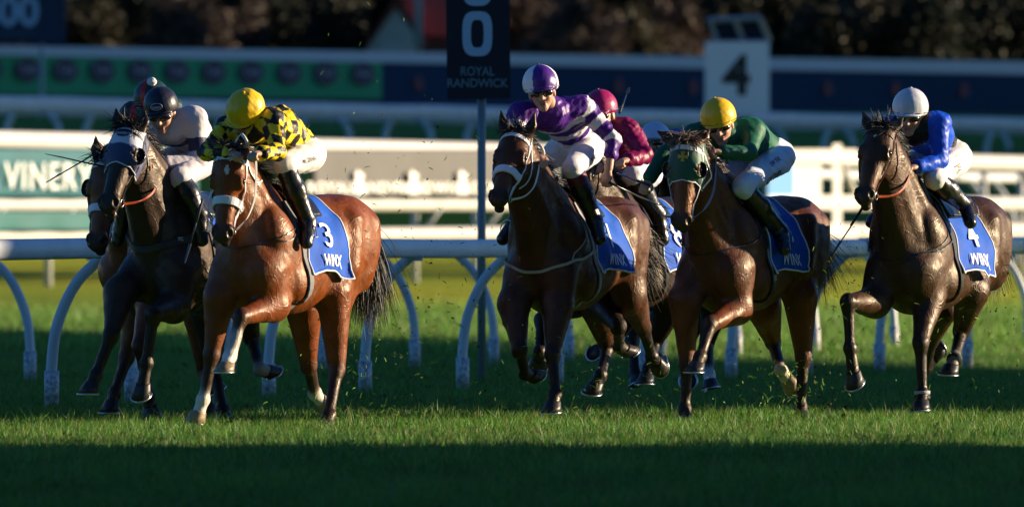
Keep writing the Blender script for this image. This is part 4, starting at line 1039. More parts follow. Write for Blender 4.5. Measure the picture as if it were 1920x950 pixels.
def leafy(name, c, rx, ry, rz, n, col, label, seed, trunk=True, leaf=.16, group='trees and bushes beyond the hoarding', z0=None, cat='tree', twig=False):
    r = np.random.default_rng(seed); root = empty(name, (c[0], c[1], c[2] if z0 is None else z0)); tag(root, label, cat, group)
    nb = 26; bc = r.normal(0, 1, (nb, 3)); bc /= np.linalg.norm(bc, axis=1, keepdims=True); bc *= r.uniform(.25, .95, (nb, 1))**.6
    bs = r.uniform(.18, .42, nb); i = r.integers(0, nb, n); p = bc[i]+r.normal(0, 1, (n, 3))*bs[i][:, None]*.62
    P_ = p*np.array((rx, ry, rz))+np.array((0, 0, rz*1.0)); P_ = P_[P_[:, 2] > -.4]; n = len(P_)
    a = r.normal(0, 1, (n, 3)); a /= np.linalg.norm(a, axis=1, keepdims=True); b = np.cross(a, r.normal(0, 1, (n, 3))); b /= np.linalg.norm(b, axis=1, keepdims=True)
    s_ = leaf*r.uniform(.5, 1.4, (n, 1)); ratio = .12 if twig else .55
    V = np.stack([P_-a*s_, P_+b*s_*ratio, P_+a*s_, P_-b*s_*ratio], 1).reshape(-1, 3); Fc = np.arange(n*4).reshape(-1, 4)
    cc = np.array(col)*r.uniform(.5, 1.5, (n, 1))*(1+.35*r.normal(0, 1, nb)[i[:n] % nb][:, None]).clip(.4, 2)
    mesh_np('crown', V, Fc, mat('leaves', attr=True, rough=.6, spec=.3, trans=.2), root, np.repeat(cc, 4, 0), smooth=False)
    tm = MB(); top = rz*1.1
    tm.tube([(0,0,-.4 if z0 is None else 0), (.1,0,top*.5), (-.1,.1,top)], [.32*rx/3, .22*rx/3, .1*rx/3], 8)
    for q in range(6):
        an = q*1.05+r.uniform(0, 1); tm.tube([(0,0,top*(.25+.08*q)), (math.cos(an)*rx*.35, math.sin(an)*ry*.35, top*(.5+.09*q)), (math.cos(an)*rx*.7, math.sin(an)*ry*.7, top*(.75+.1*q))], [.13*rx/3, .08*rx/3, .03*rx/3], 6)
    tm.build('trunk', mat('bark', (.05,.04,.03), .9), root, smooth=True)
def far_green():
    D = 470; k = D/F; r = np.random.default_rng(3)
    kinds = {'dark': ((.012,.016,.008), 'dark evergreen'), 'twig': ((.062,.040,.027), 'bare brown twiggy'), 'olive': ((.034,.029,.013), 'olive leaved')}
    spec = [(-40,'dark',3.2,'at the far left behind the navy board'), (60,'dark',3.0,'rising behind the right edge of the navy board'), (150,'olive',2.6,'just right of the navy board'), (255,'dark',2.6,'between the brown bushes at the left'), (345,'twig',2.6,'above the green hoarding, largest brown one'), (440,'twig',2.2,'right of the largest brown one'), (540,'dark',3.2,'left of the gabled house'), (640,'dark',2.4,'overlapping the left eave of the house'),
            (985,'twig',2.8,'just right of the tall furlong sign'), (1080,'twig',3.0,'above the purple cap'), (1175,'olive',2.6,'second right of the sign'), (1270,'twig',2.8,'left of the solar panel'), (1370,'dark',2.6,'behind the solar panel'), (1460,'dark',2.8,'right of the solar panel'), (1550,'olive',2.8,'with yellowish patches at centre right'), (1640,'olive',2.4,'low, with sunlit top at the right'), (1730,'dark',3.0,'above the silver cap'), (1830,'dark',3.2,'near the right edge'), (1930,'dark',3.2,'cut by the right edge of the view')]
    for i, (px, kd, rx, where) in enumerate(spec):
        dd = D+r.uniform(-6, 14)-(10 if kd != 'dark' else 0); x = (px-960)/F*dd; col, w_ = kinds[kd]
        leafy('bush' if kd == 'twig' else 'tree', (x, dd, ground_z(x, dd)-.3), rx*.62, 2.2, 2.3 if kd != 'dark' else 2.9, 5200, col, w_+(' bush ' if kd == 'twig' else ' tree ')+where, 40+i, leaf=.16 if kd != 'twig' else .34, twig=kd == 'twig', cat='bush' if kd == 'twig' else 'tree')
    # a dense dark wood closes the view behind them
    n = 42000; X = r.uniform(-34, 34, n); Y = 500+r.uniform(0, 14, n); Z = 6.5+r.uniform(0, 1, n)**.8*11; P_ = np.stack([X, Y, Z], 1)
    a = r.normal(0, 1, (n, 3)); a /= np.linalg.norm(a, axis=1, keepdims=True); b = np.cross(a, r.normal(0, 1, (n, 3))); b /= np.linalg.norm(b, axis=1, keepdims=True); s_ = r.uniform(.25, .75, (n, 1))
    V = np.stack([P_-a*s_, P_+b*s_*.6, P_+a*s_, P_-b*s_*.6], 1).reshape(-1, 3); cc = np.array((.014,.016,.010))*r.uniform(.5, 1.6, (n, 1)); 
    o = mesh_np('woodland', V, np.arange(n*4).reshape(-1, 4), mat('leaves', attr=True), None, np.repeat(cc, 4, 0), smooth=False); tag(o, 'dense dark woodland closing the view behind the bushes', 'woodland', kind='stuff')
    # gabled house with red roof, partly behind the sign
    Y = 462; k = Y/F; c = P3(742, 60, Y); z0 = ground_z(c[0], Y); r0 = empty('house', (c[0], Y, z0-.3)); o0 = np.array(r0.location); tag(r0, 'cream gabled house with dull red tiled roof left of the furlong sign', 'house')
    gp = lambda px, py, dy=0: P3(px, py, Y)+np.array((0,dy,0))-o0
    w = MB(); front_ = [gp(688, 110), gp(776, 110), gp(776, 60), gp(742, 15), gp(690, 88)]; w.add(front_+[p+np.array((0,5,0)) for p in front_], [(0,1,2,3,4), (9,8,7,6,5), (0,5,6,1), (1,6,7,2), (2,7,8,3), (3,8,9,4), (4,9,5,0)]); w.build('wall', mat('render_cream', (.62,.56,.44), .8, noise=(1.2, (.34,.30,.24), .5)), r0)
    rf = MB(); A, B_, C_ = gp(742, 4, -.3), gp(684, 96, -.3), gp(800, 84, -.3); bk = np.array((0,6,0)); T_ = np.array((0,0,.16))
    for P_, Q_ in ((A, B_), (A, C_)): rf.add([P_,Q_,Q_+bk,P_+bk,P_+T_,Q_+T_,Q_+bk+T_,P_+bk+T_], [(0,1,2,3),(7,6,5,4),(0,4,5,1),(1,5,6,2),(2,6,7,3),(3,7,4,0)])
    rf.build('roof', mat('roof_tile', (.34,.075,.045), .8, bump=(12,.6,.05), noise=(2, (.13,.035,.025), .6)), r0)
    sd2 = MB(); a1, a2, a3, a4 = gp(742, -30, 2), gp(900, -34, 2), gp(900, 70, 1), gp(776, 66, 1); sd2.add([a1,a2,a3,a4]+[p+np.array((0,.25,.0)) for p in (a1,a2,a3,a4)], [(3,2,1,0),(4,5,6,7),(0,1,5,4),(1,2,6,5),(2,3,7,6),(3,0,4,7)]); sd2.build('roof', mat('roof_tile'), r0)
    sw = MB(); b4 = [gp(776, 110, 1.2), gp(900, 108, 1.2), gp(900, 66, 1.2), gp(776, 66, 1.2)]; sw.add(b4+[p+np.array((0,.3,0)) for p in b4], [(0,1,2,3),(7,6,5,4),(0,4,5,1),(1,5,6,2),(2,6,7,3),(3,7,4,0)]); sw.build('side_wall', mat('wall_brown', (.05,.03,.025), .8), r0)
    # pale street pole before the house
    Y = 440; p = P3(785, 110, Y); r1 = empty('utility_pole', (p[0], Y, ground_z(p[0], Y))); tag(r1, 'slim pale pole standing before the gabled house', 'pole'); mb = MB(); mb.tube([(0,0,0), (0,0,8)], .16, 12); mb.build('shaft', mat('pale_pole', (.30,.27,.24), .7), r1, smooth=True)
def sky_block_stand():  # dark stand added behind the camera to keep low sky off the fronts
    root = empty('added_stand', (0, -28, 0)); tag(root, 'long dark unseen stand added behind the camera to block low sky', 'added_stand'); mb = MB()
    for i in range(5): mb.box((0, -i*4, 3.5+i*6), (150, 6, 6.2))
    mb.build('terrace', mat('stand_dark', (.045,.045,.05), .8), root)
    r = MB(); r.box((0, -4, 36), (156, 34, 1.2)); r.build('roof', mat('stand_dark'), root)
def shade_makers():
    """roofs added out of view at the right, shaped to throw the bands of shade on the track"""
    te = math.tan(SUN_EL); gm = mat('grandstand_wall', (.09,.09,.09), .8)
    def roof(name, label, cat, poly, H_, post=True):
        """poly: the outline of the wanted shade on the ground"""
        dx, dy = math.cos(SUN_PHI)*H_/te, math.sin(SUN_PHI)*H_/te; P_ = [np.array((x+dx, y+dy, H_)) for x, y in poly]  # outline pushed towards the sun, so each added roof casts the wanted shade
        c = sum(P_)/len(P_); root = empty(name, (c[0], c[1], 0)); tag(root, label, cat); o0 = np.array(root.location); n = len(P_)
        mb = MB(); mb.add([p-o0 for p in P_]+[p-o0+(0,0,.5) for p in P_], [tuple(range(n-1,-1,-1)), tuple(range(n,2*n))]+[(i, (i+1) % n, n+(i+1) % n, n+i) for i in range(n)]); mb.build('roof', gm, root)
        for p in P_[:]:
            q = c*.03+p*.97; mb = MB(); mb.tube([(q[0], q[1], 0)-o0, q-o0], .25, 8); mb.build('column', gm, root)
    roof('shade_roof', 'unseen added roof on columns at the right, placed to shade the near turf', 'added_stand', [(-16,10),(16,10),(16,70.9),(-16,70.9)], 12)
    roof('shade_roof', 'unseen added roof on columns at the right, placed to shade the running rail', 'added_stand', [(-14,84.7),(14,84.7),(14,92),(5.5,112),(2.0,122),(-1.5,142),(-8,157),(-14,168)], 12)
    roof('shade_roof', 'large unseen roof added far off at the right to shade the bank and hoarding', 'added_stand', [(-60,285),(-16,300),(18,346),(60,350),(60,446),(-60,446)], 30)
# ---------------------------------------------------------------- build
import time as _t; _t0 = _t.time()
setting_ground(); sky_block_stand(); shade_makers(); setting_rails(); fence_banner(); far_wall(); signs(); far_green()
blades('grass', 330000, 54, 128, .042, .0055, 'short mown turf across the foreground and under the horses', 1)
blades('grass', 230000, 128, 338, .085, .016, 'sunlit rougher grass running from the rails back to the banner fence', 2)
print('setting', round(_t.time()-_t0, 1))
BLK = ('black', (.010,.009,.009))
specs = []
# 1 bay leader (yellow and black)
A1 = dict(i=1, cx=540, D=79.3, yaw=28, poll=(428,283), muzzle=(412,462), HL=.64, turn=14, ears={-1:(386,258), 1:(470,288)}, h=.0095,
  label='bright bay horse with white bridle and two white socks, leading under the yellow-capped jockey', hair=BLK,
  coat=dict(body=(.185,.042,.006), belly=(.23,.056,.009), dark=(.018,.011,.009), arm=(.19,.043,.009), face=(.20,.048,.010), leg=(.030,.014,.010), sock=(.76,.70,.62), socks=('FR','FL','HR'), long_socks=('FL',), hoof=dict(FR='pale', FL='pale', HR='pale', HL='dark'), sweat=.35),
  mark=[(.13,.012,.035,.016)],
  legs=dict(FR=[(414,555),(397,664),(381,748),(365,797)], FL=[(512,572),(452,594),(431,668),(418,699)], HL=[(625,548),(631,692),(617,778),(606,808),-1,1], HR=[(568,575),(579,684),(590,738),(614,764),-1,-1,-1]), grounded=('FR','FL'),
  tail=dict(len=.66, up=.0, out=.34, n=760, side=.10, g=.75))
# 2 near-black, grey-white silks
A2 = dict(i=2, cx=372, D=80.6, yaw=27, poll=(238,236), muzzle=(199,380), HL=.67, turn=6, ears={-1:(217,202), 1:(272,205)}, h=.0095,
  label='near-black horse in white and navy blinker hood, galloping left of the bay leader', hair=BLK,
  coat=dict(body=(.042,.024,.016), belly=(.07,.036,.020), dark=(.010,.008,.008), leg=(.014,.010,.009), socks=('HL',), sock=(.3,.28,.26), sweat=.45),
  legs=dict(FR=[(226,548),(208,628),(180,702),(164,740)], FL=[(325,575),(287,588),(275,680),(264,744),1,1,-1], HL=[(452,560),(472,632),(487,692),(514,700),-1,1,-1], HR=[(388,580),(400,684),(417,766),(424,797),-1,1]), grounded=('FR',))
# 3 dark bay (purple and white)
A3 = dict(i=3, cx=1072, D=82.6, yaw=22.5, poll=(966,246), muzzle=(925,392), HL=.63, turn=6, ears={-1:(938,204), 1:(1004,208)}, h=.0095,
  label='dark bay horse with white bridle under the purple and white jockey, centre of the view', hair=BLK,
  coat=dict(body=(.070,.021,.008), belly=(.12,.040,.014), dark=(.010,.007,.006), arm=(.07,.025,.012), face=(.075,.026,.010), nose=(.16,.055,.018), leg=(.010,.007,.006), sweat=.32),
  legs=dict(FR=[(964,568),(974,655),(984,700),(1008,708),1,-1,-1], FL=[(1045,575),(1036,664),(1041,738),(1033,775)], HL=[(1180,552),(1206,614),(1222,668),(1238,690),-1,-1,-1], HR=[(1120,575),(1139,650),(1126,702),(1108,738)]))
# 4 bay with green hood
A4 = dict(i=4, cx=1402, D=82.0, yaw=25.6, poll=(1284,264), muzzle=(1274,436), HL=.64, turn=12, ears={-1:(1232,246), 1:(1331,242)}, h=.0095,
  label='dark bay horse in green hood with gold cross, under the green-shirted jockey', hair=('bay_tail', (.12,.080,.055)),
  coat=dict(body=(.085,.022,.007), belly=(.08,.024,.009), dark=(.014,.009,.008), arm=(.15,.038,.011), face=(.22,.070,.02), nose=(.26,.09,.03), leg=(.022,.012,.009), sock=(.72,.62,.42), socks=('HR',), hoof=dict(HR='pale')),
  legs=dict(FR=[(1285,560),(1288,682),(1284,765),(1281,796)], FL=[(1382,578),(1332,608),(1313,668),(1300,699)], HL=[(1500,555),(1506,668),(1501,762),(1502,792)], HR=[(1432,578),(1449,640),(1464,694),(1486,726),-1,1,-1]), grounded=('FL',),
  tail=dict(len=.52, up=.0, out=.8, n=330, side=.25, g=.40))
# 5 dark brown (blue)
A5 = dict(i=5, cx=1750, D=82.4, yaw=24.6, poll=(1648,236), muzzle=(1612,386), HL=.63, turn=4, ears={-1:(1617,208), 1:(1694,220)}, h=.0095,
  label='dark brown horse with brown leather bridle, rightmost, under the silver-capped jockey', hair=BLK,
  coat=dict(body=(.048,.019,.008), belly=(.060,.025,.011), dark=(.009,.007,.006), face=(.060,.022,.009), nose=(.19,.075,.022), leg=(.010,.007,.006), sock=(.22,.2,.18), socks=('HL',), sweat=.16), mark=[(.10,.0,.010,.008)],
  legs=dict(FR=[(1640,566),(1590,566),(1594,652),(1603,722),1,1,-1], FL=[(1740,562),(1726,642),(1729,738),(1725,772)], HL=[(1822,545),(1802,621),(1790,670),(1777,704)], HR=[(1768,572),(1746,636),(1736,690),(1762,650),-1,-1,-1]),
  tail=dict(len=.48, up=.0, out=.6, n=260, side=.0, g=.7))
# 6 bay behind at the left
A6 = dict(i=6, cx=322, D=82.0, yaw=26, poll=(198,296), muzzle=(181,432), HL=.68, turn=8, ears={-1:(179,254), 1:(212,256)}, h=.011,
  label='bay horse with white noseband, half hidden behind the near-black horse at the left', hair=BLK,
  coat=dict(body=(.15,.042,.014), dark=(.012,.009,.008), leg=(.03,.015,.010), face=(.20,.060,.02), sweat=.6),
  legs=dict(FR=[(262,560),(238,668),(215,736),(204,776)], FL=[(285,570),(262,648),(279,742),(284,786)], HL=[(400,580),(404,655),(396,700),(408,735)], HR=[(376,590),(384,692),(392,764),(392,796)]), grounded=('FR',))
# 7 behind (magenta)
A7 = dict(i=7, cx=1198, D=84.4, yaw=23, poll=(1090,280), muzzle=(1066,400), HL=.6, turn=8, h=.012,
  label='dark horse behind the purple jockey\'s mount, carrying the magenta-shirted jockey', hair=BLK,
  coat=dict(body=(.028,.014,.010), dark=(.010,.008,.008), leg=(.010,.008,.008)),
  legs=dict(FR=[(1078,565),(1016,600),(1012,658),(1008,690),1,1,-1], FL=[(1130,570),(1160,612),(1160,650),(1184,662),1,-1,-1], HL=[(1262,560),(1228,640),(1216,690),(1208,722)], HR=[(1196,560),(1150,632),(1136,652),(1114,660),-1,1,1]))
# 8 last one, mostly hidden
A8 = dict(i=8, cx=1296, D=87.5, yaw=23, poll=(1205,300), muzzle=(1180,410), HL=.58, turn=8, h=.014,
  label='dark horse almost hidden behind the green hooded one, white hind sock showing', hair=BLK,
  coat=dict(body=(.022,.012,.009), dark=(.010,.008,.008), leg=(.010,.008,.008), sock=(.6,.6,.58), socks=('HL',)),
  legs=dict(FR=[(1190,560),(1185,640),(1190,700),(1196,722)], FL=[(1250,560),(1225,610),(1222,660),(1236,680),1,-1,-1], HL=[(1345,560),(1326,640),(1330,702),(1333,730)], HR=[(1310,560),(1290,640),(1296,700),(1290,715)]))
for s_ in (A1, A2, A3, A4, A5, A6, A7, A8):
    horse(s_); print('horse', s_['i'], round(_t.time()-_t0, 1))
leather = mat('brown_leather', (.05,.018,.010), .4, coat=.2); blacks = mat('black_strap', (.012,.012,.013), .4, coat=.2)
bridle(A1); bridle(A3); bridle(A6, nose=True); bridle(A2, 'black', nose=False, col=(.012,.012,.013)); bridle(A4, 'white', nose=False)
bridle(A5, 'brown', nose=False, col=(.09,.028,.016)); bridle(A7, 'black', col=(.012,.012,.013)); bridle(A8, 'black', col=(.012,.012,.013))
hood(A2, (.62,.64,.74), (.035,.045,.13)); hood(A4, (.006,.085,.050), (.006,.085,.050))
hood(A6, (.012,.012,.014), (.012,.012,.014), only_cups=True)
breastplate(A2, mat('grey_strap', (.045,.045,.05), .55), .05, 1.30, 'TC'); breastplate(A3, mat('cream_strap', (.42,.38,.28), .6), .022, 1.12)
breastplate(A1, blacks, .008, 1.30); breastplate(A5, blacks, .014, 1.20); breastplate(A4, blacks, .010, 1.25)
gg = mat('girth_web', (.16,.16,.17), .7, bump=(60,.4,.004)); 
for s_ in (A1, A2, A4, A5, A6, A7): girth(s_, gg if s_ is A1 else blacks)
girth(A3, mat('girth_pale', (.30,.30,.34), .7), wd=.06)
DESC = ['', 'bay leader', 'near-black hooded horse', 'centre dark bay horse', 'green-hooded horse', 'rightmost brown horse', 'half hidden left bay', 'horse under the magenta rider', 'rearmost hidden horse']
NUM = ['', '3', '9', '1', '7', '4', '6', '8', '5']
for s_ in (A1, A2, A3, A4, A5, A6, A7, A8):
    saddle_set(s_, 'blue white-edged number cloth with white lettering on the '+DESC[s_['i']], 'small black racing saddle on the '+DESC[s_['i']], NUM[s_['i']], ripple=1.5 if s_['i'] in (3,5) else 1.0)
print('tack', round(_t.time()-_t0, 1))
# ---- silks patterns
def solid(c): return lambda I: np.tile(np.array(c, float), (len(I['t']), 1))
def silk_checks(I):
    Y_, K = np.array((.78,.58,.01)), np.array((.012,.012,.013)); V = I['P']
    a = np.where(I['isarm'], I['s'], I['t'])/.088; b = I['ang']/.088
    ch = (np.floor(a+.15*np.sin(b*2.1))+np.floor(b+.15*np.sin(a*1.7))) % 2 == 0; return np.where(ch[:, None], Y_, K)
def silk_darby(I):
    W_, N = np.array((.62,.58,.62)), np.array((.03,.03,.09)); band = (I['isarm'] & (I['s'] > .13) & (I['s'] < .22)) | (~I['isarm'] & (I['P'][:, 0] > np.quantile(I['P'][:, 0], .3)) & (np.abs(I['t']-.13) < .035) & (I['z'] < np.quantile(I['z'], .62)))
    return np.where(band[:, None], N, W_)
def silk_purple(I):
    W_, P_ = np.array((.72,.70,.74)), np.array((.075,.012,.22)); tt = np.where(I['isarm'], I['s']+.03, I['t']+.02)
    band = np.where(I['isarm'], ((tt > .13) & (tt < .19)) | ((tt > .27) & (tt < .335)), (np.floor((tt-.04)/.070) % 2 == 1) & (tt > .06)); return np.where(band[:, None], W_, P_)
def silk_green(I):
    G_, Y_ = np.array((.006,.105,.055)), np.array((.70,.45,.02)); V = I['P']; low = (~I['isarm']) & (np.abs(V[:, 1]) < .11) & (I['t'] > .02) & (I['t'] < .20) & (V[:, 2] < np.quantile(V[:, 2], .55))
    cr = low & ((np.abs(V[:, 1]) < .035) | (np.abs(I['t']-.11) < .03)); return np.where(cr[:, None], Y_, G_)
def silk_blue(I):
    B_, K = np.array((.004,.075,.60)), np.array((.010,.010,.012)); V = I['P']; bk = (~I['isarm']) & ((np.abs(V[:, 1]) < .07) & (V[:, 2] > np.quantile(V[:, 2], .55)) | (I['t'] > .40) | ((I['t'] < .07) & (np.abs(V[:, 1]) < .13))); return np.where(bk[:, None], K, B_)
def cap_quarters(c1, c2, n=4, ph=0.0): 
    c1, c2 = np.array(c1), np.array(c2)
    return lambda L: np.where(((np.floor((np.arctan2(L[:, 1], L[:, 0])+ph)/(2*math.pi/n)) % 2) == 0)[:, None], c1, c2)
def cap_solid(c): return lambda L: np.tile(np.array(c, float), (len(L), 1))
def cap_stripe(c1, c2, w=.02): return lambda L: np.where((np.abs(L[:, 1]) < w)[:, None], np.array(c2), np.array(c1))
YEL = (.80,.50,.003)
jockey(A1, dict(helmet=(460,208), chin=(465,250), cs=-1, hr=.140, shL=(512,228), shR=(428,240), elL=(520,285), haL=(486,288), elR=(387,286), haR=(430,288), seat=(578,286), knL=(533,308), anL=(577,416), toL=(574,446),
  silk=silk_checks, cap=cap_solid(YEL), cap_b=.5, cap_w=.003, name=[('M. ZAHRA', .45, .05, .0)], loose=True, folds=.009, breech=(.74,.70,.66),
  label='crouched jockey in yellow and black checked silks and yellow cap on the leading horse'))
jockey(A2, dict(helmet=(302,200), chin=(309,249), cs=-1, shL=(366,222), shR=(272,246), elL=(372,302), haL=(312,306), elR=(262,300), haR=(270,306), seat=(402,284), knL=(338,334), anL=(372,400), toL=(376,440), turn=14,
  silk=silk_darby, cap=lambda L: np.tile(np.array((.012,.012,.028)), (len(L), 1)), sleeve=.97, folds=.003, silk_r=.6, breech=(.66,.62,.66), emblem='DARBY', peak=True, button=False,
  label='jockey in white shirt with navy bands and badged navy cap on the near-black horse'))
jockey(A3, dict(helmet=(1014,160), chin=(1021,209), cs=-1, hr=.136, shL=(1096,203), shR=(974,214), elL=(1150,262), haL=(1140,322), elR=(960,272), haR=(1003,296), seat=(1104,272), knL=(1074,316), knR=(1018,306), anL=(1114,410), toL=(1122,440), turn=20,
  silk=silk_purple, cap=cap_quarters((.76,.78,.84), (.075,.012,.24), 4, 1.95), band=(.28,.22,.16), sleeve=(.45,.8), loose=True, folds=.008, breech=(.76,.75,.78), boot_band=(.14,.01,.03), name=[('*WAU', .5, .055, .0)],
  label='upright-headed jockey in purple and white hooped silks and quartered cap, centre'))
jockey(A4, dict(helmet=(1347,222), chin=(1357,270), cs=-1, hr=.136, shL=(1414,246), shR=(1300,256), elL=(1404,288), haL=(1352,285), elR=(1244,290), haR=(1216,338), seat=(1460,290), knL=(1392,350), anL=(1462,432), toL=(1468,460), turn=16,
  silk=silk_green, cap=cap_solid(YEL), band=(.02,.018,.016), sleeve=.88, folds=.003, silk_r=.55, breech=(.66,.72,.86), name=[('L.NOLEN', .45, .075, -.03), ('OFF THE', .40, .050, .045)],
  label='jockey in dark green shirt and yellow cap with black band on the green-hooded horse'))
jockey(A5, dict(helmet=(1707,204), chin=(1706,253), cs=-1, hr=.136, shL=(1762,232), shR=(1668,244), elL=(1762,302), haL=(1718,312), elR=(1650,300), haR=(1668,330), seat=(1792,292), knL=(1752,334), anL=(1808,384), toL=(1816,410), turn=12,
  silk=silk_blue, cap=cap_quarters((.55,.58,.66), (.66,.66,.72), 6, .3), band=(.02,.02,.03), cap_r=.22, folds=.006, breech=(.76,.74,.72), name=[('T.JS', .5, .085, .0)],
  label='jockey in royal blue and black silks and silver cap on the rightmost horse'))
jockey(A6, dict(helmet=(284,186), chin=(290,240), hr=.132, shL=(320,205), shR=(246,216), elL=(330,270), haL=(290,285), elR=(236,272), haR=(226,290), seat=(352,272), knL=(320,330), anL=(352,395), toL=(356,430),
  silk=lambda I: np.where((np.abs(I['y']+.10) < .035)[:, None], np.array((.50,.01,.012)), np.array((.008,.040,.032))), cap=cap_stripe((.008,.030,.026), (.50,.01,.012)), pompom=(.06,.05,.12), button=False,
  label='jockey in dark green cap with red stripe and white pompom, behind the near-black horse'))
jockey(A7, dict(helmet=(1126,204), chin=(1134,256), hr=.130, shL=(1176,244), shR=(1100,246), elL=(1210,292), haL=(1175,300), elR=(1085,286), haR=(1110,306), seat=(1214,318), knL=(1186,330), anL=(1232,400), toL=(1240,440),
  silk=solid((.20,.001,.060)), cap=cap_solid((.36,.006,.10)), band=(.10,.30,.42), breech=(.70,.72,.80), loose=True, folds=.008,
  label='jockey in plain magenta silks and cap, behind the purple and white one'))
jockey(A8, dict(helmet=(1229,262), chin=(1234,306), hr=.125, shL=(1275,282), shR=(1210,286), elL=(1285,310), haL=(1250,315), elR=(1190,310), haR=(1215,320), seat=(1310,300), knL=(1270,340), anL=(1310,400), toL=(1315,440),
  silk=solid((.03,.10,.30)), cap=cap_solid((.40,.55,.75)), jlow=True,
  label='jockey in pale blue cap peeping out between the magenta and green riders'))
print('jockeys', round(_t.time()-_t0, 1))
for s_, col, nm in ((A1, (.74,.72,.70), 'white'), (A2, (.30,.035,.008), 'tan'), (A3, (.74,.74,.76), 'white'), (A4, (.10,.16,.30), 'bluish'), (A5, (.30,.030,.008), 'tan'), (A6, (.02,.02,.02), 'dark')):
    for q in (1, -1): rein(s_, s_['hands'][0 if (q == 1 and s_ is not A3) else 1], q, col, nm)
whip(A1, (377,384), (355,462), .30, .26, 'black whip hanging down left of the bay leader\'s shoulder')
whip(A2, (232,318), (112,294), -.20, -.45, 'long black whip pointing left across the near-black horse\'s head')
whip(A6, (205,270), (110,328), -.20, -.40, 'black whip slanting down left behind the near-black horse\'s head')
whip(A3, (1146,344), (1246,388), .42, .30, 'black whip trailing back to the right from the purple jockey\'s hand')
whip(A4, (1212,345), (1172,330), -.30, -.55, 'short-looking whip in the green jockey\'s lowered right hand')
whip(A7, (1163,208), (1176,174), .1, .0, 'black whip sticking up behind the magenta jockey\'s shoulder')
whip(A5, (1613,396), (1574,456), -.25, -.35, 'black whip slanting down below the rightmost horse\'s muzzle')
# bridged reins: loops of rein lying over the crest by the hands
for s_, px, py in ((A1, 452, 266), (A3, 1008, 284), (A4, 1352, 300)):
    c0 = s_['R'].at((px, py), .07); m_ = MB(); r_ = .052
    pts = [c0+np.array((.02*math.sin(2*a), .045*math.cos(a), r_*math.sin(a))) for a in np.linspace(-.6, math.pi+.7, 16)]
    m_.tube(pts, .011, 8, squash=.45); m_.build('rein_loop', mat('rein_white' if s_ is not A4 else 'rein_bluish'), s_['root'], smooth=True)
def hood_badge():
    H, S = A2['H'], A2['S']; e = MB(); mk = mat('navy_badge', (.03,.035,.10), .6)
    P = S.snap([H(.075-.022*math.sin(a), .03, .046*math.cos(a)) for a in np.linspace(0, 2*math.pi, 25)[:-1]], .012)
    o = mesh_np('badge', np.vstack([P, P.mean(0)+.004*A2['w']]), [(i, (i+1) % 24, 24) for i in range(24)], mk, A2['root'], smooth=False)
    Vt, Ft = text_mesh('DARBY', .026, .0006); Q = S.snap(np.array([H(.078, .03, 0)])+Vt[:, :1]*A2['v']-Vt[:, 1:2]*A2['u'], .019); mesh_np('lettering', Q, Ft, mat('badge_print', (.55,.6,.72), .5), o, smooth=False)
hood_badge()
# gold cross on the green hood
def cross():
    H, S = A4['H'], A4['S']; V = []; r = .034
    pts = []
    for k in range(4):
        a = k*math.pi/2; c, s_ = math.cos(a), math.sin(a)
        for x, y in ((.20,.12),(.42,1.0),(-.42,1.0),(-.20,.12)): pts.append(((x*c-y*s_)*r, (x*s_+y*c)*r))
    V = S.snap([H(.115-y, .03, x) for x, y in pts], .012); fs = [(i*4, i*4+1, i*4+2, i*4+3) for i in range(4)]+[(0,3,4,7,8,11,12,15)]
    mesh_np('gold_cross', V, fs, mat('gold_print', (.55,.36,.03), .5), A4['root'], smooth=False)
cross()
# exercise bands round the fetlocks of the rightmost horse
for nm, cols in (('FL', ((.02,.02,.02), (.4,.4,.4))), ('HL', ((.012,.012,.014),))):
    _, k_, f_, o_ = A5['J'][nm]; ax_ = unit(f_-k_)
    for i_, c_ in enumerate(cols):
        m_ = MB(); m_.tube([f_+ax_*(.012-.035*i_), f_+ax_*(.038-.035*i_)], .058, 14); m_.build('fetlock_band', mat('band_cloth_%d' % round(c_[0]*100), c_, .7), A5['root'], smooth=True)
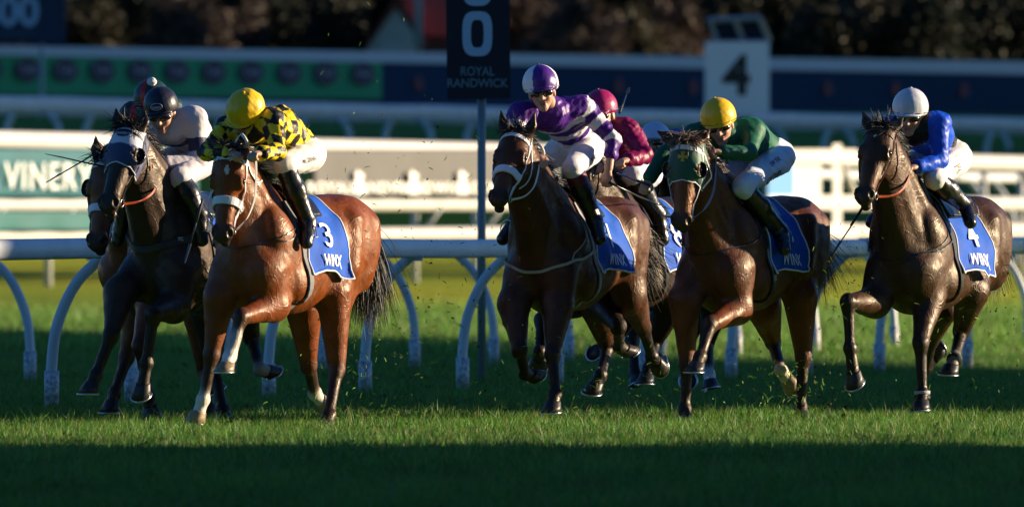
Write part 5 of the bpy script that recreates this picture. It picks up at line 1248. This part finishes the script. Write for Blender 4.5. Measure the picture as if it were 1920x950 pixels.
# kicked-up turf and clods
def debris():
    r = np.random.default_rng(5); mb = MB(); C = []
    for (px, py, sx, sy, n, D) in ((640,690,70,70,60,80.5), (730,640,60,100,60,81), (900,560,80,130,60,82), (1110,700,90,60,70,82.5), (1480,730,60,40,70,81), (1580,560,50,90,50,82), (1840,600,80,80,90,83), (980,720,60,40,30,82), (700,380,80,130,20,81), (760,300,60,60,8,81)):
        for _ in range(int(n*3.2)):
            p = P3(px+r.normal(0, sx), py+r.normal(0, sy), D+r.normal(0, .8))
            if p[2] < .02: p[2] = .02+abs(r.normal(0,.05))
            g = r.uniform() < .7; col = (.16,.30,.03) if g else (.05,.032,.018)
            if g:
                d_ = unit(r.normal(0,1,3))*r.uniform(.012,.06); s_ = unit(np.cross(d_, r.normal(0,1,3)))*.0032; mb.add([p-s_, p+s_, p+d_*.6+s_+(0,0,.004), p+d_*.6-s_+(0,0,.004), p+d_*1.0+(0,0,-.003)], [(0,1,2,3), (3,2,4)], col)
            else:
                q = r.uniform(.004,.013); vs = [p+unit(r.normal(0,1,3))*q for _ in range(5)]; mb.add(vs, [(0,1,2),(0,2,3),(0,3,4),(0,4,1),(1,3,2),(1,4,3)], col)
    o = mb.build('flying_turf', mat('turf_bits', attr=True, rough=.8, trans=.2), None, cols=True); tag(o, 'torn grass and clods of earth flying behind the hooves', 'flying turf', kind='stuff')
    # clods lying in the divots
    for k, (px, py) in enumerate(((800,292),)): pass
debris()
def divots():
    # clods and kicked-out sods lying on the turf behind and before the runners
    r = np.random.default_rng(9); mb = MB()
    for _ in range(260):
        px = r.uniform(-20, 1940); py = r.choice([r.uniform(700, 775), r.uniform(778, 838), r.uniform(640, 720)]); Y = F*CAMH/(py-HORY); p = P3(px, py, Y); p[2] = 0
        for k in range(r.integers(2, 6)):
            q = p+np.array((r.normal(0,.05), r.normal(0,.10), r.uniform(0,.03))); s_ = r.uniform(.010,.026); c_ = (.045,.028,.015) if r.uniform() < .6 else (.09,.13,.02)
            vs = [q+unit(r.normal(0,1,3))*s_ for _ in range(6)]; mb.add(vs, [(0,1,2),(0,2,3),(0,3,4),(0,4,5),(1,3,2),(1,5,3),(2,4,1)], c_)
    tag(mb.build('turf_clods', mat('turf_bits', attr=True), None, cols=True), 'loose clods and sods lying on the galloped turf', 'clods', kind='stuff')
divots()
print('total', round(_t.time()-_t0, 1))
